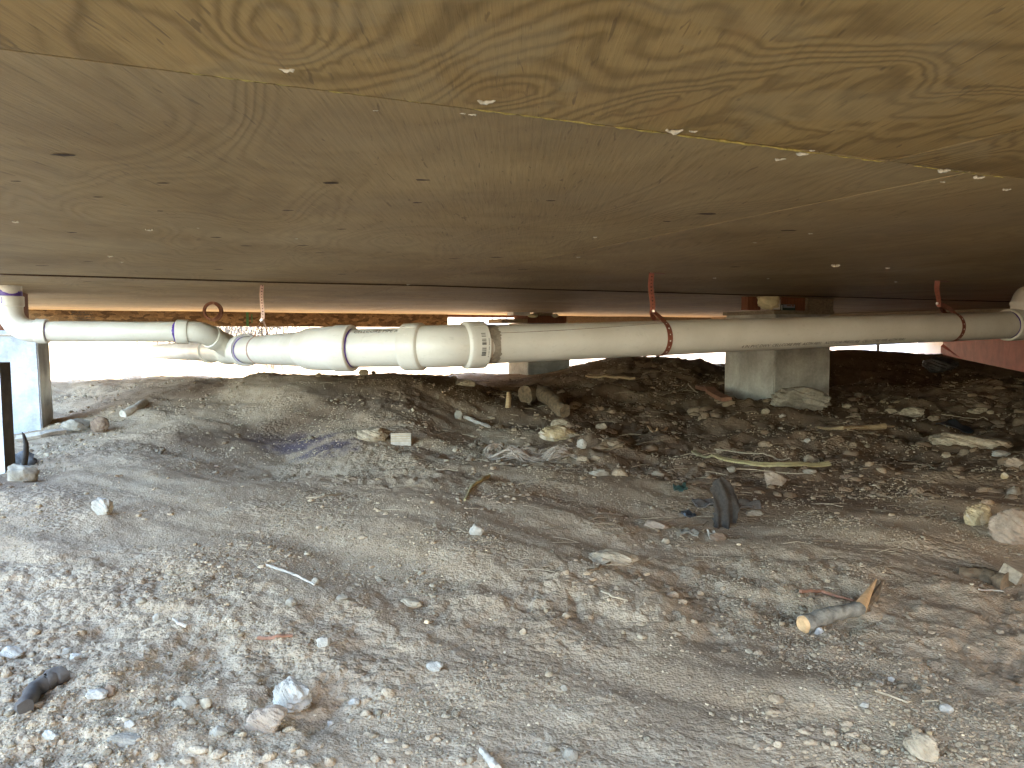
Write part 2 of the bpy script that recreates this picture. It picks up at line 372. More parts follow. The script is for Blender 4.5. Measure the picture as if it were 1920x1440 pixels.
M = dict(
    soil=m_soil(), ply=m_ply(), pvc=m_pvc(), osb=m_osb(), conc=m_concrete(),
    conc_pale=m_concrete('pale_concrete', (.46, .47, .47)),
    pebble=m_stone('pebble_stone', [(.25, .185, .11), (.33, .25, .15), (.41, .325, .21)], 60, attr=True),
    white=m_stone('white_limestone', [(.23, .195, .145), (.33, .29, .225), (.43, .385, .31)], 22),
    grey=m_stone('grey_stone', [(.17, .15, .125), (.28, .25, .21), (.42, .38, .33)], 18, vein=(.6, .56, .48)),
    tan=m_stone('tan_stone', [(.20, .15, .09), (.33, .255, .16), (.45, .36, .24)], 20),
    yellow=m_stone('yellow_stone', [(.22, .15, .075), (.36, .27, .14), (.50, .41, .27)], 16, vein=(.52, .45, .34)),
    pink=m_stone('pink_stone', [(.20, .14, .09), (.28, .21, .14), (.36, .28, .20)], 18),
    brown=m_stone('brown_stone', [(.10, .06, .035), (.17, .11, .065), (.26, .18, .11)], 24),
    slate=m_stone('slate_stone', [(.16, .132, .09), (.245, .205, .145), (.33, .28, .205)], 14),
    darkrock=m_stone('dark_rock', [(.04, .035, .03), (.075, .065, .055), (.12, .11, .10)], 30, .35),
    copper=m_simple('copper_coated_strap', (.24, .075, .042), .42, 60, .35, .0003, .5, .35),
    copper_pale=m_simple('pale_copper_strap', (.40, .24, .175), .45, 60, .3, .0003, .5, .25),
    hole=m_simple('strap_hole_shadow', (.05, .02, .012), .9, 40, .2, 0),
    holepvc=m_simple('strap_hole_pipe', (.74, .68, .58), .5, 40, .1, 0),
    steel=m_simple('zinc_steel', (.62, .60, .56), .3, 90, .2, .0003, .5, .9),
    primer=m_simple('purple_primer', (.085, .035, .24), .45, 50, .5, .0004, .4),
    ink=m_simple('black_ink', (.05, .042, .035), .7, 50, .3, 0),
    greenink=m_simple('green_paint', (.04, .12, .05), .7, 50, .3, 0),
    cedar=m_wood('red_brown_wood', (.19, .075, .038), 1, .55, (60, 60, 3)),
    lumber=m_wood('lumber', (.33, .24, .145), 1, .6, (2.5, 40, 40), (0, 0, -TH)),
    greywood=m_wood('weathered_wood', (.22, .17, .11), 1, .55, (3, 40, 40), (0, 0, -TH)),
    split=m_wood('split_wood', (.34, .235, .12), 1, .6, (6, 60, 60)),
    yellowwood=m_wood('yellow_lath_wood', (.30, .24, .11), 1, .55, (6, 60, 60)),
    smear=m_simple('brown_dirt_smear', (.25, .205, .15), .8, 60, .4, .0005),
    darkwood=m_simple('dark_wood', (.05, .04, .03), .85, 30, .4, .002),
    bark=m_simple('grey_bark', (.155, .135, .10), .85, 70, .5, .004, .2, 0),
    brownbark=m_simple('brown_bark', (.125, .085, .047), .9, 60, .5, .004, .2, 0),
    cut=m_simple('fresh_cut_wood', (.42, .25, .11), .75, 120, .25, .001),
    straw=m_simple('dry_straw', (.28, .215, .13), .8, 90, .35, 0),
    palestick=m_simple('pale_dry_wood', (.34, .285, .21), .8, 60, .3, .001),
    fibre=m_simple('grey_plant_fibre', (.25, .195, .14), .8, 200, .5, .001),
    rag=m_simple('grey_rag_cloth', (.075, .06, .045), .9, 140, .35, .002),
    black=m_simple('black_plastic', (.018, .019, .02), .35, 60, .4, .002, .5),
    foam=m_simple('yellowed_foam', (.62, .55, .33), .75, 25, .2, .006),
    fleck=m_simple('pale_foam_fleck', (.58, .53, .42), .7, 120, .25, .002),
    glue=m_simple('yellow_glue', (.40, .31, .09), .6, 80, .5, .002, .3),
    paper=m_simple('white_card', (.78, .77, .72), .7, 30, .1, 0),
    green=m_simple('dark_green_card', (.016, .036, .027), .5, 40, .3, 0),
    red=m_simple('red_painted_board', (.36, .085, .055), .75, 9, .28, .003),
    whitepaint=m_simple('white_paint', (.78, .78, .76), .6, 6, .06, 0),
    greypaint=m_simple('grey_paint', (.22, .24, .27), .6, 6, .2, 0),
    glass=m_simple('dark_window_glass', (.03, .035, .045), .12, 4, .3, 0, .5),
    roofing=m_simple('brown_roof_shingles', (.14, .11, .09), .9, 12, .35, .004),
    siding=m_simple('beige_siding', (.55, .50, .42), .8, 8, .12, .002),
    knotdark=m_simple('dark_knot', (.055, .03, .016), .85, 160, .5, .001),
    brush=m_simple('dry_brush_stems', (.06, .056, .048), .85, 30, .5, 0),
    rusty=m_simple('rust_brown_shard', (.21, .095, .05), .8, 40, .35, .002),
)

# ------------------------------------------------------------------ ground sheet (fine near the eye, one sheet to the horizon)
ang = np.concatenate([np.linspace(-180, -44, 46)[:-1], np.linspace(-44, 44, 800), np.linspace(44, 180, 46)[1:-1]])
ang = np.radians(ang)
rad = np.concatenate([np.geomspace(.0005, .45, 22)[:-1], np.geomspace(.45, 13, 560)[:-1], np.geomspace(13, 900, 60)])
RR, AA = np.meshgrid(rad, ang, indexing='ij')
X = RR*np.sin(AA); Y = RR*np.cos(AA); Z = G(X, Y)
nR, nA = RR.shape
st = np.zeros_like(X)
for px, py, rx, ry, a in [(520,826,.16,.10,1),(565,833,.17,.09,1),(610,838,.13,.08,.9),(640,846,.10,.05,.6),(500,820,.1,.06,.7)]:
    q = hit(px, py); st = np.maximum(st, a*np.exp(-(((X-q[0])/rx)**2+((Y-q[1])/ry)**2)**1.6))
st = np.clip(st*1.4-.25+.5*fbm(X*30, Y*30, 3, 91), 0, 1)*sstep(.12, .4, st)*.8
def damp_dim_at(X, Y): return sstep(.0, .8, fbm(X*1.1+5, Y*1.1, 3, 55)*.8+.85*sstep(1.7, 3.2, Y)*sstep(-.3, 1.0, X)+.3*sstep(.4, 1.4, X)+.55*np.exp(-((X+.35)/.9)**2-((Y-3.9)/.9)**2))*.85  # soil variation, with the dimness of mound and far right painted in
dp = damp_dim_at(X, Y)
V = np.stack([X.ravel(), Y.ravel(), Z.ravel()], 1)
i = np.arange(nR-1)[:, None]; j = np.arange(nA)[None, :]; jn = (j+1) % nA
F = np.stack([i*nA+j, i*nA+jn, (i+1)*nA+jn, (i+1)*nA+j], -1).reshape(-1, 4)[:, ::-1]
cz = float(G(np.array([0.]), np.array([0.]))[0])
ground = npmesh('ground', V, F, M['soil'], dict(stain=st.ravel(), damp_dim=dp.ravel()), kind='structure',
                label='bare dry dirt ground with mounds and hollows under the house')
import bmesh

# ------------------------------------------------------------------ house
U0, U1, V0, V1 = -1.12, 9.4, -.5, 7.3  # floor carried past its right edge at the girder, added to cut light
house = thing('house', P(2.3, 3.1, HC), 'raised house seen from below, stained plywood underside over dirt crawlspace', 'house')
# plywood sheets 1.22 x 2.44 m, long side along v
SV = .67
# left side stepped in near the viewer, shaped to let sky light in
U9, UA, UB = -.12, -.49, -.80
rows = [(V0, SV, .80, 1.22, 1.0, U9), (SV, SV+2.44, .95, 2.44, .35, UA), (SV+2.44, SV+4.88, .93, 2.44, .5, UB), (SV+4.88, V1, .34+3.66, 2.44, .45, U0)]
KN = [(505, 88, .020), (912, 178, .014), (968, 172, .010), (1250, 205, .018), (1390, 60, .012)]
knots = [atz(a, b, HC) for a, b, _ in KN]
def uv_of(p): return p[0]*CT+p[1]*ST, -p[0]*ST+p[1]*CT
KUV = [(uv_of(p), k[2]) for p, k in zip(knots, KN)]
dark_spots = []
for px, py, wpx in [(118,287,36),(305,341,22),(183,368,20),(30,338,18),(620,341,34),(792,336,26),(783,380,20),(540,394,18),(405,446,24),(463,462,20),
                    (568,461,20),(600,474,18),(730,472,16),(135,437,24),(165,491,18),(372,451,10),(1325,401,40),(1032,377,22),(775,533,14),(930,481,26),(850,484,18),
                    (78,498,22),(410,505,20),(300,395,14),(1250,415,22),(1480,430,26),(640,513,20),(980,505,22),(1100,470,20),(1380,500,24),(640,430,16),(870,409,14)]:
    dark_spots.append((*uv_of(atz(px, py, HC)), wpx*atz(px, py, HC)[1]/FPX*.75))
for k in range(70):
    dark_spots.append((random.uniform(-1, 5.5), random.uniform(3.1, 7.2), random.uniform(.01, .028)))
si = 0
for (va, vb, uj, su_, kc, ul) in rows:
    us = [ul]+[uj+su_*k for k in range(-9, 12) if ul+.05 < uj+su_*k < U1-.05]+[U1]
    for ua, ub in zip(us[:-1], us[1:]):
        si += 1; g = .0030
        near = va < 3 and ua < 2.2
        nu = max(2, int((ub-ua)/(.012 if near else .05))); nv = max(2, int((vb-va)/(.02 if near else .06)))
        uu, vv = np.meshgrid(np.linspace(ua+g/2, ub-g/2, nu+1), np.linspace(va+g/2, vb-g/2, nv+1), indexing='ij')
        off = random.uniform(-.0005, .0005)-(.0045 if va > 3 else 0)
        zz = HC+off+.0035*noise2(uu*1.3, vv*.7, 4)
        if va > 5: zz = zz+.0
        f = fbm(uu*1.5+si*7.3+.4*fbm(uu*3, vv*1.5, 2, 7), vv*.42+si*3.1, 3, 100+si)*1.5
        kn = np.zeros_like(uu)
        if va == V0:
            f = fbm((uu+.22*vv)*1.9+.55*fbm(uu*3.1, vv*1.9, 3, 71), vv*.75+2+.3*fbm(uu*2.2+4, vv*2, 2, 72), 4, 143, .42)*1.5
            for (ku, kv), kr in KUV:
                dd = np.sqrt((uu-ku)**2+((vv-kv)*.62)**2)
                f = f+.30*np.exp(-(dd/(kr*2.6))**1.6); kn = np.maximum(kn, .6*np.exp(-(dd/kr)**2))
        V = np.stack([uu*CT-vv*ST, uu*ST+vv*CT, zz], -1).reshape(-1, 3)
        I = np.arange(nu)[:, None]*(nv+1)+np.arange(nv)[None, :]
        F = np.stack([I, I+1, I+nv+2, I+nv+1], -1).reshape(-1, 4)
        o = npmesh('plywood_sheet', V, F, [M['ply'], M['knotdark']], dict(field=f.ravel(), knot=kn.ravel(),
                   contrast=np.full(V.shape[0], kc), tone=np.full(V.shape[0], random.uniform(.25, .5) if va > 0 else .15)), origin=P((ua+ub)/2, (va+vb)/2, HC))
        # dark loose knots lying in this sheet and the sheet's edge thickness
        bm = bmesh.new(); bm.from_mesh(o.data); og = np.array(P((ua+ub)/2, (va+vb)/2, HC))
        for (su, sv, sr) in dark_spots:
            if ua+.03 < su < ub-.03 and va+.03 < sv < vb-.03:
                zl = HC+off+.0035*float(noise2(np.array([su*1.3]), np.array([sv*.7]), 4)[0])-.0009
                vs = []
                nn = 11; tail = random.uniform(1.0, 1.7)
                for q in range(nn):
                    a = 2*math.pi*q/nn; rr = sr/2*random.uniform(.72, 1.15)
                    # elongated along the picture's horizontal grain = world x
                    x_ = rr*math.cos(a)*tail; y_ = rr*math.sin(a)*.75
                    c0 = P(su, sv, 0); vs.append(bm.verts.new((c0[0]+x_-og[0], c0[1]+y_-og[1], zl-og[2])))
                fc = bm.faces.new(vs); fc.material_index = 1; fc.normal_flip()
        ed = [e for e in bm.edges if e.is_boundary and e.link_faces[0].material_index == 0]
        r_ = bmesh.ops.extrude_edge_only(bm, edges=ed)
        for q in r_['geom']:
            if isinstance(q, bmesh.types.BMVert): q.co.z = .019
            elif isinstance(q, bmesh.types.BMFace) and va > 3: q.material_index = 1
        bm.to_mesh(o.data); bm.free(); o.data.set_sharp_from_angle(angle=R(30))
        o.parent = house; o.location = Vector(P((ua+ub)/2, (va+vb)/2, HC))-WLOC[house.name]
def hbox(name, u0, u1, v0, v1, z0, z1, mat, parent=house, **kw):
    mb = MB(); v = [P(u, vv_, z) for z in (z0, z1) for (u, vv_) in ((u0, v0), (u1, v0), (u1, v1), (u0, v1))]
    mb.add(v, [(3,2,1,0),(4,5,6,7),(0,1,5,4),(1,2,6,5),(2,3,7,6),(3,0,4,7)])
    return build(name, mb, mat, parent, **kw)
hbox('floor_deck', U9-.02, U1+.03, V0-.03, SV-.001, HC+.0225, HC+.26, M['greywood'])
hbox('floor_deck', UA-.03, U1+.03, SV, SV+2.44, HC+.0225, HC+.26, M['greywood'])
hbox('floor_deck', UB-.03, U1+.03, SV+2.441, SV+4.88, HC+.0225, HC+.26, M['greywood'])
hbox('floor_deck', U0-.03, U1+.03, SV+4.881, V1+.05, HC+.0225, HC+.26, M['greywood'])
def u_on(px, v): # u where the plane v crosses picture column px
    k = (px-960)/FPX; return v*(k*CT+ST)/(CT-k*ST)
ua = u_on(840, V1)
rim = MB(); n_ = 60
osb = hbox('rim_board', U0, ua, V1, V1+.018, HC-.132, HC+.019, M['osb'], label='flaky strand board rim with a black stamped mark')
osb['label'] = 'flaky strand board rim with black stamped grade mark'
hbox('rim_board', ua+.003, u_on(1000, V1), V1+.02, V1+.05, HC-.028, HC+.019, M['cedar'], label='thin brown lumber rim strip')
hbox('rim_board', u_on(1040, V1), U1, V1+.02, V1+.05, HC-.095, HC+.019, M['greywood'], label='narrow dark lumber rim')
hbox('rim_board', U1-.04, U1, V0, V1-.3, HC-.070, HC+.019, M['greywood'])
hbox('girder', 5.81, 5.85, V0+.2, V1-.1, HC-.070, HC-.006, M['greywood'], label='dark lumber girder under the far right part of the floor')
# walls and roof above
def wallbox(*a): return hbox('wall', *a, M['siding'])
wallbox(U9, U1, V0, V0+.12, HC+.262, 2.9); wallbox(U0, U1, V1-.12, V1, HC+.262, 2.9)
wallbox(U9, U9+.12, V0+.122, SV+.12, HC+.262, 2.9); wallbox(UA, UA+.12, SV, SV+2.44, HC+.262, 2.9); wallbox(UA+.122, U9-.002, SV, SV+.1, HC+.262, 2.9); wallbox(U0, U0+.12, SV+4.882, V1-.122, HC+.262, 2.9); wallbox(UB, UB+.12, SV+2.442, SV+4.88, HC+.262, 2.9)
wallbox(UB+.122, UA-.002, SV+2.442, SV+2.54, HC+.262, 2.9); wallbox(U0+.122, UB-.002, SV+4.882, SV+4.98, HC+.262, 2.9); wallbox(U1-.12, U1, V0+.122, V1-.122, HC+.262, 2.9)
mb = MB(); um = (U0+U1)/2
v = [P(U9-.3, V0-.3, 2.9), P(U1+.3, V0-.3, 2.9), P(um, V0-.3, 4.3), P(U0-.3, V1+.3, 2.9), P(U1+.3, V1+.3, 2.9), P(um, V1+.3, 4.3)]
mb.add(v, [(0,1,2),(5,4,3),(0,2,5,3),(1,4,5,2),(0,3,4,1)]); build('roof', mb, M['roofing'], house)
# skirting added to block light along the right side and right half of near side
hbox('shade_skirt', U1+.005, U1+.03, V0, V1, -.75, HC+.2, M['siding'])
hbox('shade_skirt', 2.6, U1, V0-.055, V0-.032, -.75, HC+.2, M['siding'])
# stamped marks on the rim: dark printed lines and the small green band
mb = MB()
for r_, (z, uu0, uu1) in enumerate([(HC-.022, 138, 176), (HC-.040, 136, 176), (HC-.063, 141, 180), (HC-.080, 141, 178), (HC-.102, 141, 183), (HC-.114, 150, 183)]):
    px = uu0
    while px < uu1:
        wpx = random.uniform(1.2, 5)*1.0
        a, b = u_on(px, V1), u_on(min(px+wpx, uu1), V1); hh = random.choice([.005, .008, .010, .003])
        mb.add([P(a, V1-.002, z-hh/2), P(b, V1-.002, z-hh/2), P(b, V1-.002, z+hh/2), P(a, V1-.002, z+hh/2)], [(0,1,2,3)]); px += wpx+random.uniform(.5, 1.6)
build('stamped_mark', mb, M['ink'], osb)
mb = MB()
for a, b, z0, z1 in [(463, 468, -.13, -.004), (473, 475, -.10, -.02)]:
    mb.add([P(u_on(a, V1), V1-.002, HC+z0), P(u_on(b, V1), V1-.002, HC+z0), P(u_on(b, V1), V1-.002, HC+z1), P(u_on(a, V1), V1-.002, HC+z1)], [(0,1,2,3)])
build('paint_band', mb, M['greenink'], osb)
# glue squeezed out of the first seam
def seam_v(px, v): k = (px-960)/FPX; u = u_on(px, v); return u
segs = [(140,175,.0013),(330,520,.0019),(520,700,.0016),(745,800,.0010),(880,1130,.0016),(1150,1245,.0013),(1260,1500,.0014),(1500,1650,.0010),(1700,1870,.0008)]
for a, b, wd in segs:
    mb = MB()
    ua_, ub_ = u_on(a, SV), u_on(b, SV); n = max(6, int((ub_-ua_)/.006)); pts = []; rr = []
    for k in range(n+1):
        u = ua_+(ub_-ua_)*k/n; pts.append(P(u, SV+random.uniform(-.0007, .0007), HC-.0008+random.uniform(-.0004, .0004)))
        rr.append(wd*1.0*random.uniform(.15, 1.35)*(.3 if k in (0, n) else 1))
    mb.tube(pts, rr, 6)
    build('glue_bead', mb, M['glue'], house, smooth=60)
def fleck(px, py, wpx, shape=0, mat='fleck'):
    c = atz(px, py, HC-.001); d = c[1]; L = wpx*d/FPX; mb = MB(); n = 7; pts = []; rr = []
    bend = random.uniform(.2, .5) if shape else 0.08
    for k in range(n):
        t = k/(n-1)-.5
        pts.append((c[0]+L*t, c[1]+bend*L*(.25-t*t)*2+random.uniform(-1, 1)*L*.13, HC-.0015-L*.12*(.25-t*t)*2))
        rr.append(L*random.uniform(.06, .19)*(.55 if k in (0, n-1) else 1))
    mb.tube(pts, rr, 7, jit=.25); build('foam_fleck', mb, M[mat], house, smooth=60)
for a in [(537,127,27,1),(912,187,30,1),(868,211,11),(886,213,15),(1265,243,29,1),(1463,297,20),(1505,287,24),(1523,281,10),(1770,318,22),(1835,331,20),(1888,354,14),(1768,340,10),
          (30,415,12),(280,430,13,1),(207,480,10),(372,427,5),(1567,497,16,1),(1664,502,9),(1116,444,7),(1084,481,9),(1520,437,8),(556,447,6),(766,533,7),(228,491,7),
          (705,205,12,0),(1300,245,14,0),(1440,522,5),(1680,528,6),(1340,521,6),(1415,454,7)]:
    fleck(*a)

# ------------------------------------------------------------------ piers
def pier(corner, w_, z0, z1, mat, label, taper=0, dirs='near', sizes=None):
    cx, cy = corner; u, v = cx*CT+cy*ST, -cx*ST+cy*CT
    if dirs == 'near': uc, vc = u+w_/2, v+w_/2
    else: uc, vc = u-w_/2, v+w_/2
    n = 7; mb = MB(); c = P(uc, vc, 0)
    # subdivided box with worn, slightly uneven edges
    bm = bmesh.new(); bmesh.ops.create_cube(bm, size=1)
    for q in bm.verts:
        k = 1-taper*(q.co.z+.5)
        x_, y_, z_ = q.co.x*w_*k, q.co.y*w_*k, z0+(q.co.z+.5)*(z1-z0)
        q.co = Vector((x_*CT-y_*ST+c[0], x_*ST+y_*CT+c[1], z_))
    bmesh.ops.bevel(bm, geom=bm.edges[:], offset=.006, segments=2, affect='EDGES')
    bmesh.ops.subdivide_edges(bm, edges=[e for e in bm.edges if e.calc_length() > .1], cuts=9, use_grid_fill=True)
    for q in bm.verts:
        a = noise2(np.array([q.co.x*18+q.co.z*7]), np.array([q.co.y*18+q.co.z*13]), 3)[0]
        d_ = Vector((q.co.x-c[0], q.co.y-c[1], 0)); q.co += d_.normalized()*float(a)*.0025
    bm.verts.index_update()
    mb.add([q.co[:] for q in bm.verts], [[x.index for x in f.verts] for f in bm.faces]); bm.free()
    root = thing('concrete_pier', (c[0], c[1], z0), label, 'pier')
    build('pier_block', mb, mat, root, smooth=40)
    return root, (uc, vc)
pm, (pu, pv) = pier(at(1452, 700, 4.15)[:2], .405, -.50, .112, M['conc'], 'square grey concrete pier behind the pipe with a grey rock at its foot')
pf, (fu, fv) = pier(at(990, 690, 6.8)[:2], .42, -.50, .105, M['conc'], 'far concrete pier beyond the pipe, bright on its left face')
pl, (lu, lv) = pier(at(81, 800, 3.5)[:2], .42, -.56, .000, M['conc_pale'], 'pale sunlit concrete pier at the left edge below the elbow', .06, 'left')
def tblock(name, u0, u1, v0, v1, z0, z1, mat, label, cat, group=None):
    o = hbox(name, u0, u1, v0, v1, z0, z1, mat, None); 
    for e in (): pass
    bpy.data.objects[o.name]; props(o, label, cat, group); return o
# caps and blocking on the main pier
tblock('pad_board', pu-.215, pu+.22, pv-.205, pv+.21, .1125, .132, M['greywood'], 'grey weathered pad board lying flat on the near concrete pier', 'board')
def gb(px0, px1, v, z0, z1, dv, mat, name, label, cat, group=None):
    return tblock(name, u_on(px0, v), u_on(px1, v), v, v+dv, z0, z1, mat, label, cat, group)
vb_ = pv-.17
gb(1400, 1424, vb_, .1325, .203, .05, M['cedar'], 'wood_block', 'red brown wood block on the near pier, left of the foam lump', 'wood block')
gb(1464, 1507, vb_-.01, .1325, .203, .06, M['cedar'], 'wood_block', 'wide red brown wood block on the near pier, right of the foam lump', 'wood block')
gb(1512, 1560, vb_+.03, .1325, .203, .25, M['greywood'], 'wood_block', 'dark grey wood block on the right end of the near pier pad', 'wood block')
# printed packet
c0 = at(1477, 577, P(u_on(1477, vb_-.03), vb_-.03, 0)[1])
pk = thing('small_packet', (c0[0], c0[1], .1325), 'small dark green packet with printed panel standing on the near pier', 'packet')
def fpanel(mb, px0, px1, v, z0, z1, m=0):
    a, b = u_on(px0, v), u_on(px1, v); mb.add([P(a, v, z0), P(b, v, z0), P(b, v, z1), P(a, v, z1)], [(0,1,2,3)], m)
ob = hbox('packet_box', u_on(1465, vb_-.03), u_on(1489, vb_-.03), vb_-.03, vb_-.014, .1325, .164, M['green'], pk)
mb = MB(); fpanel(mb, 1466.5, 1488, vb_-.0315, .146, .163, 0); fpanel(mb, 1473, 1481, vb_-.0325, .155, .1605, 1); fpanel(mb, 1482.5, 1486.5, vb_-.0325, .154, .1615, 1)
build('printed_panel', mb, [M['greypaint'], M['rusty']], pk)
mb = MB(); fpanel(mb, 1463, 1464.6, vb_-.032, .133, .160); build('white_edge', mb, M['paper'], pk)
# white card sheet behind the foam
mb = MB(); vv_ = vb_-.035
mb.add([P(u_on(1432, vv_), vv_, .134), P(u_on(1461, vv_), vv_, .136), P(u_on(1461.5, vv_), vv_+.004, .192), P(u_on(1432, vv_), vv_+.004, .188)], [(0,1,2,3)])
mb2 = MB(); mb2.add(mb.v+[(q[0], q[1]+.002, q[2]) for q in mb.v], [(0,1,2,3),(7,6,5,4),(0,4,5,1),(1,5,6,2),(2,6,7,3),(3,7,4,0)])
build('white_card', mb2, M['paper'], label='upright white card stuck behind the foam lump on the near pier', cat='card')
# foam lump
def blob(c, r, seed, sub=4, amp=.25, fr=6, squash=None, twist=None):
    bm = bmesh.new(); bmesh.ops.create_icosphere(bm, subdivisions=sub, radius=1); out = []
    for q in bm.verts:
        p = q.co.copy(); n = float(fbm(np.array([p.x*fr*.3+p.z*1.3+seed]), np.array([p.y*fr*.3-p.z*1.7+seed*2]), 3, seed)[0])
        p *= 1+amp*n
        out.append((c[0]+p.x*r[0], c[1]+p.y*r[1], c[2]+p.z*r[2]))
    fs = [[x.index for x in f.verts] for f in bm.faces]; bm.free(); return out, fs
fc_ = at(1441, 567, P(u_on(1441, vv_), vv_-.03, 0)[1])
v, f = blob(fc_, (.058, .032, .036), 5, 4, .22, 7)
v = [(x+(.9*max(0, z-fc_[2]-.01)*(1 if x > fc_[0] else -1)), y, min(z, .2035)) for x, y, z in v]
mb = MB(); mb.add(v, f); build('foam_lump', mb, M['foam'], smooth=80, label='yellowed foam lump squeezed between the near pier and plywood', cat='foam')
# far pier blocking
fb = fv-.21
tblock('pad_board', u_on(941, fb), u_on(989, fb), fb, fb+.3, .1055, .139, M['lumber'], 'pale lumber pad on the left half of the far pier', 'board')
tblock('wood_block', u_on(990.5, fb), u_on(1062, fb), fb, fb+.3, .1055, .17, M['cedar'], 'dark wood block on the right half of the far pier', 'wood block')
for (a, b, lab, sd_) in [(990, 1008, 'foam wad squeezed above the far pier, the left one', 11), (1035, 1047, 'foam wad squeezed above the far pier, the smaller right one', 12)]:
    c = at((a+b)/2, 592, P(u_on(a, fb), fb-.02, 0)[1]); v, f = blob(c, ((b-a)/2*c[1]/FPX, .03, .018), sd_, 3, .3); mb = MB(); mb.add(v, f)
    build('foam_wad', mb, M['foam'], smooth=80, label=lab, cat='foam')
tblock('white_shim', u_on(960, fb), u_on(991, fb), fb-.03, fb+.1, .1705, .198, M['paper'], 'white shim board above the far pier', 'shim')
tblock('wood_plate', u_on(1009, fb), u_on(1034, fb), fb-.02, fb+.1, .1705, .199, M['lumber'], 'small wood plate between the two foam wads on the far pier', 'plate')
# left pier cap
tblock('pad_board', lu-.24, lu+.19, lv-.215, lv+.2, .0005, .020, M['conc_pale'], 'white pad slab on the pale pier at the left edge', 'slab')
tblock('wood_block', lu-.24, lu+.12, lv-.205, lv+.18, .0215, .2, M['cedar'], 'dark red wood block stack on the pale pier at the left edge', 'wood block')

# ------------------------------------------------------------------ drain pipe run
def polypath(nodes, rads, step=.006):
    """polyline with rounded corners, returned densely with arc length"""
    nd = [Vector(q) for q in nodes]; out = [nd[0]]
    for k in range(1, len(nd)-1):
        a = (nd[k-1]-nd[k]).normalized(); b = (nd[k+1]-nd[k]).normalized(); th = a.angle(b)/2
        t = rads[k-1]/math.tan(th); t = min(t, (nd[k-1]-nd[k]).length*.95, (nd[k+1]-nd[k]).length*.95); r = t*math.tan(th)
        c = nd[k]+(a+b).normalized()*(r/math.sin(th)); p0 = nd[k]+a*t; p1 = nd[k]+b*t; m = 14
        v0 = p0-c; v1 = p1-c; an = v0.angle(v1)
        for q in range(m+1):
            s_ = q/m; out.append(c+(v0*math.sin((1-s_)*an)+v1*math.sin(s_*an))/math.sin(an))
    out.append(nd[-1]); return out
class Path:
    def __init__(s, pts):
        s.p = pts; s.s = [0]
        for a, b in zip(pts[:-1], pts[1:]): s.s.append(s.s[-1]+(b-a).length)
    def at(s, t):
        t = min(max(t, 0), s.s[-1]); k = int(np.searchsorted(s.s, t, side='right'))-1; k = min(k, len(s.p)-2)
        L = s.s[k+1]-s.s[k]; return s.p[k].lerp(s.p[k+1], (t-s.s[k])/L if L > 0 else 0)
    def near(s, q): q = Vector(q); return min(range(2001), key=lambda k: (s.at(s.s[-1]*k/2000)-q).length)/2000*s.s[-1]
def profile_tube(mb, path, prof, n=40, caps=True, m=0, step=.012):
    ss = []; rr = []
    for (a, ra), (b, rb) in zip(prof[:-1], prof[1:]):
        k = max(1, int((b-a)/step))
        for q in range(k): ss.append(a+(b-a)*q/k); rr.append(ra+(rb-ra)*q/k)
    ss.append(prof[-1][0]); rr.append(prof[-1][1])
    mb.tube([path.at(t) for t in ss], rr, n, caps, m); return mb
J1 = Vector((-.2006, 2.2365, -.0325)); J2 = Vector((-.560, 2.333, -.0415))
RD = Vector((CT*.9999, ST, .0295)); RD = RD/RD.xy.length
AD = Vector((-.5075, .8616, -.0085)); AD.normalize()
ENDR = J1+RD*3.1; ENDA = J2+AD*5.2+Vector((0, 0, -.06)); DROP = ENDA+Vector((0, 0, -.45))
main = Path(polypath([ENDR, J1, J2, ENDA, DROP], [.12, .10, .10]))
sJ1 = main.near(J1); sJ2 = main.near(J2); RP = .0572
pipe = thing('drain_pipe', (0.1, 2.6, -.09), 'long off-white plastic drain pipe run hung under the plywood, with elbows and a side branch', 'pipe')
def seg(name, path, prof, mat='pvc', parent=None, **kw):
    mb = MB(); profile_tube(mb, path, prof); return build(name, mb, M[mat], parent or pipe, smooth=35, **kw)
# straight pipes
tTee = sJ1-(2.60)                                   # where the right riser joins
seg('straight_pipe', main, [(0, RP), (sJ1-.07, RP)])
midpipe = seg('straight_pipe', main, [(sJ1+.07, RP-.0005), (sJ2-.03, RP-.0005)])
seg('straight_pipe', main, [(sJ2+.12, RP), (sJ2+1.2, RP)])
seg('straight_pipe', main, [(sJ2+1.5, RP), (main.s[-1], RP)])
def hub(a, b, r, rn, ch=.004):   # socket from a to b, chamfered
    return [(a, rn), (a+.0008, r-ch*.5), (a+ch, r), (b-ch, r), (b-.0008, r-ch*.5), (b, rn)]
e1 = seg('elbow_fitting', main, [(sJ1-.125, RP+.001)]+[(sJ1-.1245, .0670), (sJ1-.122, .0690), (sJ1-.068, .0695), (sJ1-.0655, .0685), (sJ1-.060, .0612), (sJ1+.056, .0612), (sJ1+.0605, .0685), (sJ1+.063, .0698), (sJ1+.114, .0690), (sJ1+.1172, .0670), (sJ1+.118, RP+.001)])
e2 = seg('elbow_fitting', main, [(sJ2-.086, RP+.001), (sJ2-.0855, .0672), (sJ2-.083, .0695), (sJ2-.034, .0700), (sJ2-.031, .0690), (sJ2-.028, .0662), (sJ2+.11, .0668), (sJ2+.15, .0668), (sJ2+.175, .0650), (sJ2+.205, .0600), (sJ2+.208, .0585), (sJ2+.209, RP)])
wy = seg('wye_fitting', main, [(sJ2+1.12, RP+.001), (sJ2+1.1205, .067), (sJ2+1.124, .0695), (sJ2+1.20, .0695), (sJ2+1.208, .061), (sJ2+1.50, .061), (sJ2+1.51, .0675), (sJ2+1.57, .0675), (sJ2+1.571, RP)])
seg('coupling', main, [(sJ2+2.02, RP), (sJ2+2.021, .0655), (sJ2+2.10, .0655), (sJ2+2.101, RP)])
